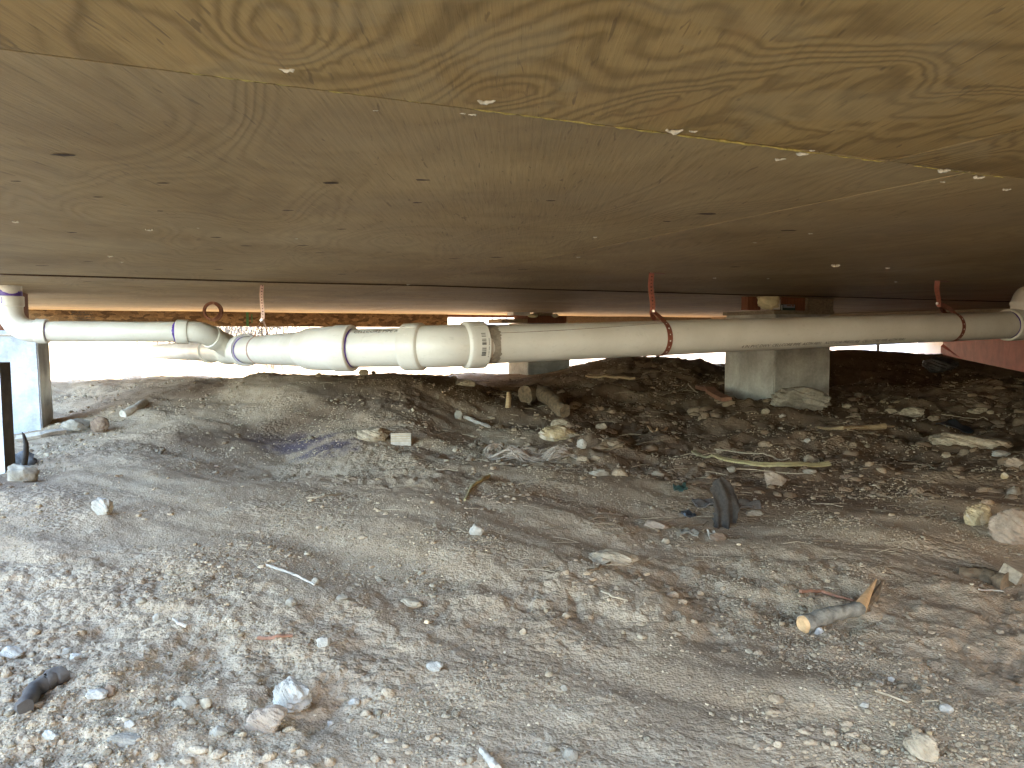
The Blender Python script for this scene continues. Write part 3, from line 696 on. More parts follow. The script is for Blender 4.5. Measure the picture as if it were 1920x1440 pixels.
# moulded ribs on the fittings
def tick(s_, a0, a1, r, L, wd, parent):   # raised stripe along the pipe at angle
    t = (main.at(s_+.01)-main.at(s_-.01)).normalized(); up = Vector((0, 0, 1)); side = t.cross(up).normalized()
    if side.y > 0: side = -side
    c = main.at(s_)+(side*math.cos(a0)+up*math.sin(a0))*r; n_ = (side*math.cos(a0)+up*math.sin(a0))
    mb = MB(); mb.ribbon([c-t*L/2, c+t*L/2], [n_, n_], wd, .0022); return build('mould_mark', mb, M['pvc'], parent)
tick(sJ1-.045, 0.0, 0, .062, .014, .004, e1); tick(sJ1+.09, .55, 0, .0700, .012, .004, e1)
tick(sJ1-.10, .9, 0, .0700, .04, .0015, e1); tick(sJ1+.09, .95, 0, .0700, .05, .0015, e1)
# primer rings with brushed, uneven edges
def primer(path, s0, r, wdt=.006, amp=.5, parent=None, a0=0, a1=2*math.pi, rag=1):
    t = (path.at(s0+.005)-path.at(s0-.005)).normalized(); up = Vector((0, 0, 1)) if abs(t.z) < .8 else Vector((0, 1, 0))
    sd_ = t.cross(up).normalized(); up = sd_.cross(t).normalized(); n = 72; v = []; c = path.at(s0)
    for k in range(n+1):
        a = a0+(a1-a0)*k/n; d_ = sd_*math.cos(a)+up*math.sin(a)
        w0 = wdt*(.25+amp*random.random()*.35*rag); w1 = wdt*(.45+amp*(.5+.5*math.sin(a*3+1))*random.uniform(.5, 1.1)*rag)
        v += [c+d_*r-t*w0, c+d_*r+t*w1]
    mb = MB(); mb.add(v, [(2*k, 2*k+1, 2*k+3, 2*k+2) for k in range(n)]); return build('primer_stain', mb, M['primer'], parent or pipe)
primer(main, sJ2-.0875, RP+.0012, -.0050, .3)
primer(main, sJ2+1.114, RP+.0016, -.024, .6)
primer(main, sJ2+1.1195, .0662, .0022, .4)
# grey smudges around the glued end by the barcode hub
# barcode and its print
def on_pipe(path, s0, ang, r):
    t = (path.at(s0+.004)-path.at(s0-.004)).normalized(); up = Vector((0, 0, 1)); side = t.cross(up).normalized()
    if side.y > 0: side = -side
    return path.at(s0)+(side*math.cos(ang)+up*math.sin(ang))*r, t, side*math.cos(ang)+up*math.sin(ang)
mb = MB(); a = .52
tt = main.at(sJ1-.05)-main.at(sJ1-.09)
while a > -.45:
    da = random.choice([.012, .018, .028, .04]); L = .0135
    if not (.30 < a < .36 or -.02 < a < .02):
        vs = []
        for s_ in (sJ1-.100-L/2, sJ1-.100+L/2):
            for aa in (a, a-da): vs.append(on_pipe(main, s_, aa, .0706)[0])
        mb.add(vs, [(0,1,3,2)])
    a -= da+random.choice([.012, .02, .03])
a = .32
while a > -.5:
    vs = []
    for s_ in (sJ1-.1165, sJ1-.1140):
        for aa in (a, a-.02): vs.append(on_pipe(main, s_, aa, .0706)[0])
    if random.random() < .75: mb.add(vs, [(0,1,3,2)])
    a -= .034
build('barcode', mb, M['ink'], e1)
# printed lettering, wrapped on the pipe: font outlines bent onto the cylinder
def print_text(txt, path, s_start, ang, r, size, parent, flip=1):
    cu = bpy.data.curves.new('t', 'FONT'); cu.body = txt; cu.size = size; cu.resolution_u = 2
    to = bpy.data.objects.new('t', cu); COL.objects.link(to); bpy.context.view_layer.update()
    me = bpy.data.meshes.new_from_object(to); bpy.data.objects.remove(to)
    v = []
    for q in me.vertices:
        s_ = s_start-q.co.x*flip; aa = ang+q.co.y/r; v.append(on_pipe(path, s_, aa, r+.0006)[0])
    mb = MB(); mb.add(v, [list(p.vertices) for p in me.polygons]); bpy.data.meshes.remove(me)
    return build('printed_text', mb, M['ink'], parent)
print_text('CELLCORE PIPE ASTM', main, sJ2-.105, .86, RP, .018, midpipe)
print_text('4 IN PVC DWV  CELLCORE PIPE  ASTM F891   NOT FOR PRESSURE   CELLCORE PIPE ASTM F891', main, sJ1-1.06, -.86, RP, .019, pipe)
# dirt smears on the pipe and a long scratch
_sm = primer(main, sJ1-.150, RP+.0010, .026, .9, None, .3, 5.6, 1); _sm.data.materials[0] = M['smear']; _sm.name = 'dirt_smear'
mb = MB(); pts = []
for k in range(40):
    t_ = k/39; pts.append(on_pipe(main, sJ1-.13-.62*t_, .62+.42*t_*t_, RP+.0004)[0])
mb.tube(pts, [.0009]*40, 5); build('scratch', mb, M['smear'], pipe)
# left branch with riser
LR = .0425
LZ = .016
Ea = Vector((-2.062, 3.19, .26)); Eb = Vector((-2.062, 3.19, LZ)); Ec = Vector((-1.335, 3.335, LZ-.003)); Ed = main.at(sJ2+1.36)
Ecx = Vector((-1.235, 3.40, .000))
branch = Path(polypath([Ea, Eb, Ec, Ed], [.085, .07]))
sB = branch.near(Eb); sC = branch.near(Ec)
seg('straight_pipe', branch, [(0, LR+.003), (sB-.09, LR+.003)])
seg('elbow_fitting', branch, [(sB-.125, LR), (sB-.1245, .050), (sB-.122, .0520), (sB-.085, .0520), (sB-.081, .0475), (sB+.075, .0460), (sB+.079, .0508), (sB+.118, .0505), (sB+.1205, .048), (sB+.121, LR)])
seg('straight_pipe', branch, [(sB+.08, LR), (sC-.07, LR)])
seg('elbow_fitting', branch, [(sC-.098, LR), (sC-.0975, .0490), (sC-.095, .0510), (sC-.052, .0512), (sC-.0495, .0500), (sC-.048, .0455), (sC+.048, .0455), (sC+.0495, .0505), (sC+.052, .0512), (sC+.078, .0510), (sC+.080, .0495), (sC+.081, LR)])
seg('branch_stub', branch, [(sC+.06, .0445), (branch.s[-1], .055)], parent=wy)
primer(branch, sB-.126, LR+.0038, -.016, 1.0); primer(branch, sB+.1205, LR+.001, .004, .4); primer(branch, sC-.099, LR+.001, -.011, .6)
mb = MB(); q0 = branch.at(sB-.12); mb.tube([q0+Vector((.0, -.0515, 0)), q0+Vector((.002, -.0518, -.012)), q0+Vector((.001, -.0518, -.026))], [.0012, .0014, .0022], 6)
build('primer_drip', mb, M['primer'], pipe)
# right end tee with riser elbow
tt = main.at(tTee)
seg('tee_fitting', main, [(max(0, tTee-.14), .0675), (tTee+.072, .0675), (tTee+.0755, .065), (tTee+.076, RP)])
primer(main, tTee+.0775, RP+.0012, .009, .9)
q = main.at(tTee-.015)
ris = Path(polypath([q+Vector((.0, -.0, .02)), q+Vector((.0, -.012, .118)), q+Vector((.16, .13, .128)), q+Vector((.40, .36, .135))], [.055, .05]))
seg('riser_elbow', ris, [(0, .045), (.056, .045), (.057, .0505), (.0615, .0515), (.064, .0515), (.068, .048), (.165, .048), (.167, .052), (.20, .052), (.201, .045), (ris.s[-1], .045)])

# ------------------------------------------------------------------ hanger straps
def hanger(name, s0, topxy, zb, label, mats, twist=0, faceang=None, wid=.019, tab=.03, bk=.85):
    c = main.at(s0); t = (main.at(s0+.01)-main.at(s0-.01)).normalized(); up = Vector((0, 0, 1)); sd_ = t.cross(up).normalized()
    if sd_.y > 0: sd_ = -sd_                       # towards the eye
    root = thing(name, (c.x, c.y, c.z-RP), label, 'pipe strap', 'perforated straps holding up the drain pipe')
    top = Vector((topxy[0], topxy[1], HC-.001)); bolt = Vector((c.x+(top.x-c.x)*bk, c.y+(top.y-c.y)*bk, zb))
    r = RP+.0014; a0 = .95
    def ringp(a): return c+(sd_*math.cos(a)+up*math.sin(a))*r
    # loop under the pipe
    n = 46; pts = []; nr = []
    an0 = math.pi/2-.42; an1 = -math.pi*1.5+.42
    for k in range(n+1):
        a = an0+(an1-an0)*k/n; pts.append(ringp(a)); nr.append(sd_*math.cos(a)+up*math.sin(a))
    P0 = [bolt+sd_*.003]+[bolt.lerp(pts[0], f_)+sd_*.006*math.sin(f_*3.14) for f_ in (.35, .7)]
    P1 = [bolt.lerp(pts[-1], f_)-sd_*.006*math.sin(f_*3.14) for f_ in (.7, .35)]+[bolt-sd_*.003]
    mb = MB(); mb.ribbon(P0+pts, [sd_+up*.2]*3+nr, wid, .0014)
    mb.ribbon([pts[-1]]+P1, [nr[-1]]+[-sd_]*3, wid, .0014)
    for k in range(2, n-1, 3):
        if pts[k].y < c.y+.02:
            mb.disc(pts[k]+nr[k]*.0009, nr[k], .0030 if k % 2 else .0022, 1, 10)
    build('strap_loop', mb, [M[mats], M['holepvc']], root)
    # upright band
    nrm0 = Vector((math.cos(faceang), math.sin(faceang), 0)) if faceang is not None else Vector((0, -1, 0))
    mb = MB(); N_ = 14; pp = []; nn = []
    for k in range(N_+1):
        f_ = k/N_; p = (bolt+Vector((0, 0, -.012))).lerp(top, f_); p += Vector((.0025*math.sin(f_*7), 0, 0)); pp.append(p)
        nn.append(Vector((math.cos(f_*twist)*nrm0.x-math.sin(f_*twist)*nrm0.y, math.sin(f_*twist)*nrm0.x+math.cos(f_*twist)*nrm0.y, 0)))
    mb.ribbon(pp, nn, wid, .0014)
    L = (pp[-1]-pp[0]).length; k = .012
    while k < L-.008:
        p = pp[0].lerp(pp[-1], k/L); kk = min(N_, int(k/L*N_)); nq = nn[kk]; p = p+Vector((.0025*math.sin(k/L*7), 0, 0))
        mb.disc(p+nq*.0009, nq, .0021 if int(k*1000) % 2 else .0028, 1, 9); k += .0115
    build('strap_band', mb, [M[mats], M['hole']], root)
    mb = MB(); mb.ribbon([top+Vector((-.004, 0, -.0005)), top+Vector((tab, .002, -.002)), top+Vector((tab*1.5, .004, -.004))], [Vector((0, 0, -1))]*3, wid*.9, .0014)
    build('strap_tab', mb, M[mats], root)
    mb = MB(); nq = nn[0]; bc = bolt+nq*.001
    mb.tube([bc-nq*.012, bc+nq*.010], .0022, 8); mb.tube([bc+nq*.004, bc+nq*.009], .0052, 6)
    build('bolt', mb, M['steel'], root, smooth=30)
    return root
tp = atz(1221, 511, HC); hanger('hanger_strap', main.near(at(1236, 636, 2.55)), (tp[0], tp[1]), at(1219, 583, 2.55)[2], 'rusty red strap nearest the picture middle, bolted around the long pipe', 'copper', .15, R(-78))
tp = atz(1757, 526, HC); hanger('hanger_strap', main.near(at(1775, 613, 3.15)), (tp[0], tp[1]), at(1754, 571, 3.1)[2], 'thin red strap seen edge-on, near the right end of the pipe', 'copper', .4, R(-160))
tp = at(491, 538, 3.12); hanger('hanger_strap', main.near(at(488, 650, 3.07)), (tp[0], 3.12), at(493, 600, 3.07)[2], 'pale pinkish strap above the left bend of the pipe', 'copper_pale', .3, R(-100), .015)
# coil of leftover strap
cc = np.array(at(391, 592, 3.30)); mb = MB(); pts = []; nr = []
top_branch = branch.near((cc[0], cc[1], LZ)); zb = branch.at(top_branch).z+.0497
R0 = .043; cc[2] = zb+R0+.001; cc[1] = branch.at(top_branch).y
for k in range(150):
    a = -math.pi/2+k/149*2*math.pi*4.2; r_ = R0-.0032*k/149*4.2; pts.append((cc[0]+r_*math.cos(a), cc[1]+.006*math.sin(k*.03), cc[2]+r_*math.sin(a))); nr.append((math.cos(a), 0, math.sin(a)))
mb.ribbon(pts, nr, .018, .0022)
coil = build('strap_coil', mb, M['cedar'], smooth=60, label='dark copper coloured roll of spare strap perched on the left elbow', cat='strap roll')

# ------------------------------------------------------------------ stones
def rock_mesh(c, r, seed, sub=3, cuts=5, amp=.2, rotz=0, tilt=0):
    rs = random.Random(seed); bm = bmesh.new(); bmesh.ops.create_icosphere(bm, subdivisions=sub, radius=1)
    pl = []
    for k in range(cuts):
        n_ = Vector((rs.gauss(0, 1), rs.gauss(0, 1), rs.gauss(0, .8))).normalized(); pl.append((n_, rs.uniform(.55, .85)))
    Rm = Matrix.Rotation(rotz, 3, 'Z') @ Matrix.Rotation(tilt, 3, 'Y')
    co = np.array([q.co[:] for q in bm.verts])
    for n_, h in pl:
        d = co @ np.array(n_[:]); ov = np.clip(d-h, 0, None); co -= np.outer(ov, np.array(n_[:]))*.92
    nz = fbm(co[:, 0]*1.7+co[:, 2]*2.1+seed, co[:, 1]*1.7-co[:, 2]*1.3+seed*3, 4, seed, .6); co *= (1+amp*nz)[:, None]; n2 = fbm(co[:, 0]*6+co[:, 2]*5+seed, co[:, 1]*6-co[:, 2]*4, 2, seed+5); co *= (1+.012*n2)[:, None]
    co = co*np.array(r); out = [tuple(Rm @ Vector(q)+Vector(c)) for q in co]
    fs = [[x.index for x in f.verts] for f in bm.faces]; bm.free(); return out, fs
def rock(px, py, wpx, hpx, mat, label, seed, depthk=.8, sink=.22, rotz=None, cuts=5, amp=.2, name='rock', cat='rock', sub=4, tilt=0, sharp=38, group=None):
    """px,py = picture centre of the rock's foot; wpx x hpx = its size in the picture"""
    g = hit(px, py); s_ = g[1]/FPX; w_ = wpx*s_/2; el = math.atan2(-g[2], g[1]); 
    hz = max(.35*w_, (hpx*s_-.0)/2/math.cos(el)*(1-.35*math.sin(el)))
    dy = w_*depthk; cx, cy = g[0], g[1]+dy*.6; zc = gz(cx, cy)+hz*(1-2*sink)
    v, f = rock_mesh((cx, cy, zc), (w_, dy, hz), seed, sub, cuts, amp, rotz if rotz is not None else random.Random(seed).uniform(-.4, .4), tilt)
    mb = MB(); mb.add(v, f); return build(name, mb, M[mat], smooth=sharp, label=label, cat=cat, group=group)
ROCKS = [
 (545,1338,80,64,'white','lumpy whitish limestone rock, the big one at the bottom left',1,.8,.15),
 (497,1372,82,56,'pink','flat pinkish grey stone touching the big whitish rock',2,.8,.3),
 (187,966,40,38,'white','lone white rock on the pale dirt at left',3,.8,.15),
 (1507,768,106,50,'slate','rough grey rock leaning on the foot of the near pier',4,.6,.15),
 (696,827,72,34,'tan','rounded beige rock left of the small wood block',5,.7,.25),
 (1842,985,64,52,'yellow','angular yellowish rock near the right edge',6,.6,.2),
 (1908,1022,78,72,'pink','reddish rock cut off by the right edge',7,.8,.15),
 (1835,842,140,46,'tan','broad half buried flat slab beside the dark hole',8,.7,.35),
 (1836,777,38,15,'tan','tan stone alone on the far right dirt above the hole',9,.6,.2),
 (1858,778,14,9,'tan','tiny stone touching the tan stone on the far right',10,.7,.2),
 (1715,785,56,20,'tan','half buried brown stone behind the split stick end',11,.7,.4),
 (1452,910,48,34,'pink','orange brown stone leaning against the long yellow lath',12,.5,.15),
 (1228,992,58,20,'pink','flat pinkish stone below the frayed fibre bundle',13,.6,.3),
 (893,1004,30,30,'white','pale pointed stone in the middle of the dirt',14,.7,.2),
 (1050,826,82,32,'yellow','yellow ended stone just above the frayed fibre bundle',15,.5,.2),
 (1770,698,64,34,'darkrock','dark shiny speckled boulder below the red panel',16,.6,.2),
 (872,727,44,18,'tan','smooth stone behind the mound near the far pier',17,.7,.3),
 (681,704,20,13,'tan','small tan stone on the mound crest under the pipe',18,.8,.1),
 (700,702,9,7,'brown','tiny dark stone beside the tan one on the mound crest',19,.8,.1),
 (140,812,58,32,'slate','angular grey rock on the bright dirt beside the left pier',20,.6,.2),
 (184,812,38,36,'brown','rough brown rock right of the angular grey rock',21,.7,.15),
 (36,903,52,52,'slate','knobbly blue grey rock at the foot of the dark post',22,.7,.2),
 (605,1212,30,22,'white','pale oval stone near the red brown twig',23,.7,.2),
 (203,1312,24,24,'brown','small dark brown lump beside a white flat stone',24,.8,.1),
 (177,1316,42,22,'white','flat white stone touching the dark brown lump',25,.7,.3),
 (226,1400,64,22,'slate','flat slate stone near the bottom left edge',26,.6,.35),
 (345,1328,44,30,'slate','grey stone left of its smaller brownish neighbour',27,.7,.25),
 (384,1330,28,22,'tan','small brownish stone right of a larger grey one',28,.7,.2),
 (14,1232,44,24,'white','white stone cut off by the left edge',29,.7,.25),
 (407,1378,36,36,'slate','buried grey stone left of the pinkish flat stone',30,.7,.45),
 (770,1136,46,24,'tan','half buried double lobed stone in the middle dirt',31,.7,.4),
 (815,1260,36,20,'white','white chip of stone below the middle of the dirt',32,.7,.3),
 (1150,1058,96,34,'tan','broad pale stone almost buried in the middle dirt',33,.7,.45),
 (663,1327,22,14,'white','bright white pebble right of the big whitish rock',34,.8,.2),
 (619,1364,16,14,'white','small white pebble below the bright pebble',35,.8,.2),
 (1878,858,34,14,'white','whitish stone right of the broad flat slab',36,.6,.2),
 (1908,880,40,28,'pink','reddish tan stone at the right edge under the whitish stone',37,.7,.2),
 (590,1096,16,14,'slate','round grey pebble at the end of the curled twig',38,.8,.1),
 (545,1139,24,20,'slate','grey pebble below the curled twig',39,.8,.2),
 (641,1128,24,13,'slate','oval grey pebble in the middle left dirt',40,.6,.25),
 (1437,781,19,14,'tan','round pale pebble below the left side of the near pier',41,.8,.15),
 (1468,786,14,10,'white','white chip right of the round pebble by the near pier',42,.8,.2),
 (1515,832,13,9,'white','white pebble left below the split yellow stick',43,.8,.2),
 (860,787,18,20,'slate','upright grey stone at the end of the dark twigs',44,.6,.15),
 (1128,806,22,14,'tan','squarish pale stone behind the fibre bundle',45,.7,.2),
 (1054,800,44,22,'tan','slanting tan shard behind the yellow ended stone',46,.5,.3),
 (1092,844,22,20,'white','pale triangular stone at the right end of the fibre bundle',47,.6,.15),
 (1128,892,50,22,'slate','grey stone half sunk right below the fibre bundle',48,.6,.35),
 (1235,893,26,14,'tan','small tan stone left of the upright rag',49,.6,.3),
 (1372,888,20,12,'slate','pale grey pebble behind the upright rag',50,.7,.2),
 (1350,1015,36,18,'brown','grey rock lying at the foot of the upright rag',51,.6,.2),
 (1418,968,40,14,'slate','grey stone just right of the upright rag',52,.6,.35),
 (1250,1020,18,14,'tan','round tan pebble below the flat pinkish stone',53,.8,.2),
 (1536,1193,19,16,'grey','round grey pebble under the cut end of the branch',54,.8,.15),
 (1672,1278,14,12,'white','round pale pebble on the lower right dirt',55,.8,.2),
 (1650,1284,17,9,'white','oval pale pebble left of the round one at lower right',56,.8,.2),
 (1778,1340,26,20,'white','white pebble at the end of the forked straw',57,.8,.2),
 (1622,1330,20,12,'white','oval white pebble below the forked straw',58,.7,.2),
 (1738,1426,66,62,'tan','half buried round stone with a rusty mark at lower right',59,.8,.3),
 (1744,1382,12,10,'yellow','tiny orange pebble stuck on the half buried round stone',60,.8,.1),
 (935,868,14,9,'tan','tiny tan pebble left under the fibre bundle',61,.8,.2),
 (1062,1160,17,12,'tan','pale chip in the centre right dirt',62,.7,.2),
 (980,1192,17,16,'tan','small stone standing on end in the centre dirt',63,.6,.2),
 (1058,1298,14,14,'slate','grey pebble with a dark shadow in the lower centre',64,.8,.15),
 (1068,1428,34,28,'slate','round grey stone at the bottom edge in the centre',65,.8,.25),
 (1590,770,18,10,'tan','small stone right of the rock at the near pier foot',66,.7,.2),
 (1672,777,22,12,'tan','pointed pale stone far right of the near pier',67,.7,.2),
 (1640,774,22,12,'brown','dark pebble between two pale stones right of the pier',68,.7,.25),
 (1650,1120,0,0,None,'',0,0,0),
 (1775,861,20,12,'tan','small tan stone left below the whitish stone',69,.7,.2),
 (1519,868,24,20,'tan','tan stone sitting on the end of the long yellow lath',70,.6,.15),
 (1520,893,26,12,'slate','flat grey stone right of the orange brown stone',71,.6,.3),
 (1590,900,26,12,'brown','brown stone in the dark litter at right',72,.6,.25),
 (1885,898,14,14,'yellow','small round yellow stone at right',73,.7,.2),
 (1905,930,34,24,'slate','greenish grey stone at the right edge above the reddish rock',74,.6,.3),
 (1580,1382,0,0,None,'',0,0,0),
 (292,1165,14,18,'white','small upright white stone in the left dirt',75,.7,.15),
 (262,1136,22,14,'slate','grey pebble above the small upright white stone',76,.7,.25),
 (122,1228,20,12,'white','white pebble left of the longer white chip',77,.7,.25),
 (138,1236,26,12,'white','longer white chip right of the white pebble',78,.7,.3),
 (92,1392,36,20,'white','white flat stone at the bottom left corner dirt',79,.6,.3),
 (240,1368,24,16,'white','whitish angular chip above the flat slate stone',80,.7,.25),
 (58,1290,20,20,'slate','round grey pebble above the dark bent stick',81,.8,.2),
 (1500,1010,0,0,None,'',0,0,0),
]
for rk in ROCKS:
    if rk[4] is None: continue
    px, py, wpx, hpx, mt, lab, sdd, dk, sk = rk
    rock(px, py, wpx, hpx, mt, lab, sdd, dk, sk, sub=5 if wpx > 60 else 4 if wpx > 34 else 3, amp=.17 if mt in ('white', 'grey') else .13,
         name='pebble' if wpx < 27 else 'rock', cat='pebble' if wpx < 27 else 'rock')

# ------------------------------------------------------------------ gravel (uncountable)
def scatter_stones(count, smin, smax, name, label, sub, power=2.6, seed=3, clump=True, sunk=False, zone=None):
    rg = np.random.default_rng(seed)
    bm = bmesh.new(); bmesh.ops.create_icosphere(bm, subdivisions=sub, radius=1); base = np.array([q.co[:] for q in bm.verts]); fs = np.array([[x.index for x in f.verts] for f in bm.faces]); bm.free()
    k = count*6; r_ = np.exp(rg.uniform(math.log(.55), math.log(8.0), k)); a = rg.uniform(R(-40), R(40), k)
    # denser towards the eye in ground area; keep by clumping noise
    x = r_*np.sin(a); y = r_*np.cos(a)
    dens = sstep(-.15, .6, fbm(x*3.1, y*3.1, 3, 12)+.4*fbm(x*9, y*9, 2, 14))*.93+.08
    dens *= np.where(r_ > 3.5, .55, 1)
    if sunk: dens = sstep(.0, .8, fbm(x*2.3+2, y*2.3+4, 3, 19)+.25*sstep(1.8, 2.8, y)*sstep(-.4, .3, x)+.25*sstep(.1, -.5, x)*sstep(1.5, 1., y))
    if zone: dens = dens*(r_ > zone[0])*(r_ < zone[1])*(x > zone[2]+.05*y)*1.0+0; dens = np.where((r_ > zone[0]) & (r_ < zone[1]) & (x > zone[2]), .75, 0)
    keep = rg.random(k) < dens; x = x[keep][:count]; y = y[keep][:count]; n = len(x); rr = np.sqrt(x*x+y*y)
    s_ = smin+(smax-smin)*rg.random(n)**power; s_ *= np.clip(rr/2.2, .8, 1.9)
    var = []
    for q in range(12):
        c = base.copy()
        for _ in range(4):
            nn = rg.normal(size=3); nn /= np.linalg.norm(nn); d = c @ nn; c -= np.outer(np.clip(d-rg.uniform(.5, .85), 0, None), nn)
        c *= 1+rg.uniform(-.12, .12, (len(c), 1)); var.append(c)
    var = np.array(var)[rg.integers(0, 12, n)]
    sc = np.stack([s_*rg.uniform(.8, 1.5, n), s_*rg.uniform(.7, 1.2, n), s_*rg.uniform(.45, .9, n)], 1)
    var = var*sc[:, None, :]; an = rg.uniform(0, 6.283, n); c_, s__ = np.cos(an), np.sin(an)
    vx = var[..., 0]*c_[:, None]-var[..., 1]*s__[:, None]; vy = var[..., 0]*s__[:, None]+var[..., 1]*c_[:, None]
    z = G(x, y)+sc[:, 2]*(.28 if not sunk else -.05)
    V = np.stack([vx+x[:, None], vy+y[:, None], var[..., 2]+z[:, None]], -1).reshape(-1, 3)
    F = (fs[None]+(np.arange(n)*len(base))[:, None, None]).reshape(-1, 3)
    b = rg.uniform(.62, 1.12, n)*(.93 if sunk else 1); wh = rg.random(n) < (.0 if sunk else .03); b = np.where(wh, 1.7, b); warm = rg.uniform(-.06, .06, n)
    tone = np.stack([b*(1+warm), b, b*(1-warm), np.ones(n)], 1).repeat(len(base), 0)
    return npmesh(name, V, F, M['soil'] if sunk else M['pebble'], dict(tone=tone, damp_dim=damp_dim_at(x, y).repeat(len(base))*rg.uniform(.6, 1, len(x)).repeat(len(base))), smooth=sub > 1, kind='stuff', label=label)
scatter_stones(68000, .0009, .0032, 'fine_gravel', 'fine grit and crumbs scattered over the dirt', 1, 1.6, 5)
scatter_stones(2600, .003, .011, 'dirt_clods', 'dusty dirt clods and dull small stones half sunk in the soil', 2, 2.2, 21, sunk=True)
scatter_stones(800, .006, .022, 'broken_clods', 'broken clods and rubble half sunk in the littered hollow', 2, 3.0, 33, sunk=True, zone=(2.3, 5.6, -.15))
scatter_stones(2200, .0025, .0075, 'coarse_gravel', 'loose small stones and clods scattered over the dirt', 2, 2.8, 9)

# ------------------------------------------------------------------ sticks, laths, litter
def stick(name, pxs, r0, r1, mat, label, cat='stick', lift=0.6, n=9, jit=.12, seed=0, capmat=None, flat=None, lifts=None):
    """pxs: picture points the stick passes over, laid on the dirt"""
    random.seed(seed+500); P3 = [hit(*q) for q in pxs]; pts = []; m = 6
    for k in range(len(P3)-1):
        for q in range(m): pts.append(P3[k]+(P3[k+1]-P3[k])*q/m)
    pts.append(P3[-1]); L = len(pts); rad_ = [r0+(r1-r0)*k/(L-1) for k in range(L)]
    out = []
    for k, p in enumerate(pts):
        t = k/(L-1); lf = 0 if lifts is None else np.interp(t, np.linspace(0, 1, len(lifts)), lifts)
        z = gz(p[0], p[1]) if lifts is None else P3[0][2]+(P3[-1][2]-P3[0][2])*t
        out.append((p[0]+random.uniform(-1, 1)*rad_[k]*.25, p[1]+random.uniform(-1, 1)*rad_[k]*.25, z+rad_[k]*lift+lf))
    # smooth heights so the stick bridges hollows
    zs = np.array([q[2] for q in out]); zz = np.maximum(np.convolve(np.pad(zs, 3, 'edge'), np.ones(7)/7, 'valid'), zs-.3*rad_[0]); out = [(a, b, c) for (a, b, _), c in zip(out, zz)]
    mb = MB(); mb.tube(out, rad_, n, True, 0, jit)
    if capmat:
        for fi in (-2,): mb.m[fi] = 1
    return build(name, mb, [M[mat]]+([M[capmat]] if capmat else []), smooth=50, label=label, cat=cat)
# cut branch with orange end, in parts
g0 = hit(1507, 1186); g1 = hit(1600, 1155); sc_ = g0[1]/FPX
A0 = np.array((at(1507, 1167, g0[1]))); A0[2] = gz(A0[0], A0[1])+.0095
g1 = hit(1612, 1150); A1 = g1+np.array((0, 0, .005)); A2 = hit(1642, 1112)+np.array((0, 0, .022))
br = thing('cut_branch', (A0[0], A0[1], A0[2]-.014), 'short grey branch with a bright orange sawn end on the right dirt', 'branch')
random.seed(2); pts = []; rr = []
for k in range(17):
    t = k/16; p = A0*(1-t)+A1*t; pts.append((p[0], p[1], p[2]+.004*math.sin(t*3.1))); rr.append(.0130*(1-.22*t)*random.uniform(.88, 1.1))
mb = MB(); mb.tube(pts, rr, 16, True, 0, .10); build('branch_wood', mb, M['bark'], br, smooth=60)
dr = Vector(A1-A0).normalized(); mb = MB(); c = Vector(pts[0])-dr*.0006
mb.tube([c-dr*.0045, c-dr*.002, c], [.009, .0122, .0132], 16, True, 0, .05); build('sawn_end', mb, M['cut'], br, smooth=30)
mb = MB(); mb.tube([pts[-1], tuple((A1*.5+A2*.5)+np.array((0, 0, .001))), tuple(A2)], [.010, .0055, .0015], 8, True, 0, .2); build('split_tip', mb, M['cut'], br, smooth=40)
mb = MB(); q = A1*.45+A2*.55
mb.tube([A1+np.array((.006, .004, -.004)), q+np.array((.012, .004, -.008)), A2+np.array((.012, .004, -.006))], [.006, .008, .002], 8, True, 0, .2); build('torn_bark', mb, M['brownbark'], br, smooth=40)
stick('split_stick', [(1535,803),(1580,806),(1625,809),(1658,806)], .006, .0135, 'split', 'short split orange yellow stick lying right of the near pier', 'stick', .8, 8, .15, 1)
# lath ribbon
def lath(name, pxs, wd, th, mat, label, cat='lath', lift=.004):
    pts = []; P3 = [hit(*q) for q in pxs]
    for k in range(len(P3)-1):
        for q in range(5): pts.append(P3[k]+(P3[k+1]-P3[k])*q/5)
    pts.append(P3[-1]); zs = np.array([gz(p[0], p[1]) for p in pts]); zz = np.convolve(np.pad(zs, 2, 'edge'), np.ones(5)/5, 'valid'); zz = np.maximum(zz, zs-.001)
    pp = [(p[0], p[1], z+lift+th/2) for p, z in zip(pts, zz)]; mb = MB(); mb.ribbon(pp, [(0, -.5, 1)]*len(pp), wd, th)
    return build(name, mb, M[mat], label=label, cat=cat)
lath('wood_lath', [(1300,855),(1350,866),(1410,877),(1470,882),(1556,879)], .018, .006, 'yellowwood', 'long curved yellow lath on the dirt below the near pier', 'lath', .012)
lath('wood_sliver', [(1340,852),(1400,862),(1450,868),(1480,872)], .006, .003, 'straw', 'thin pale sliver lying along the top of the yellow lath', 'sliver', .02)
lath('wood_sliver', [(1215,804),(1232,808),(1250,808)], .010, .006, 'cut', 'short bright orange wood sliver in the middle distance', 'sliver', .008)
lath('palm_splinter', [(1100,711),(1140,714),(1186,718)], .035, .012, 'split', 'pale orange split plank lying behind the dark log', 'plank', .02)
lath('red_shard', [(1312,732),(1335,742),(1362,758)], .055, .02, 'rusty', 'red brown shard of wood left of the near pier', 'shard', .01)
lath('pale_plank', [(30,830),(75,822),(120,814)], .03, .014, 'palestick', 'pale stick lying at the foot of the left pier', 'stick', .006)
stick('pale_stick', [(232,784),(252,771),(270,759)], .020, .020, 'palestick', 'short thick pale stick on the left shoulder of the mound', 'stick', .5, 9, .06, 3)
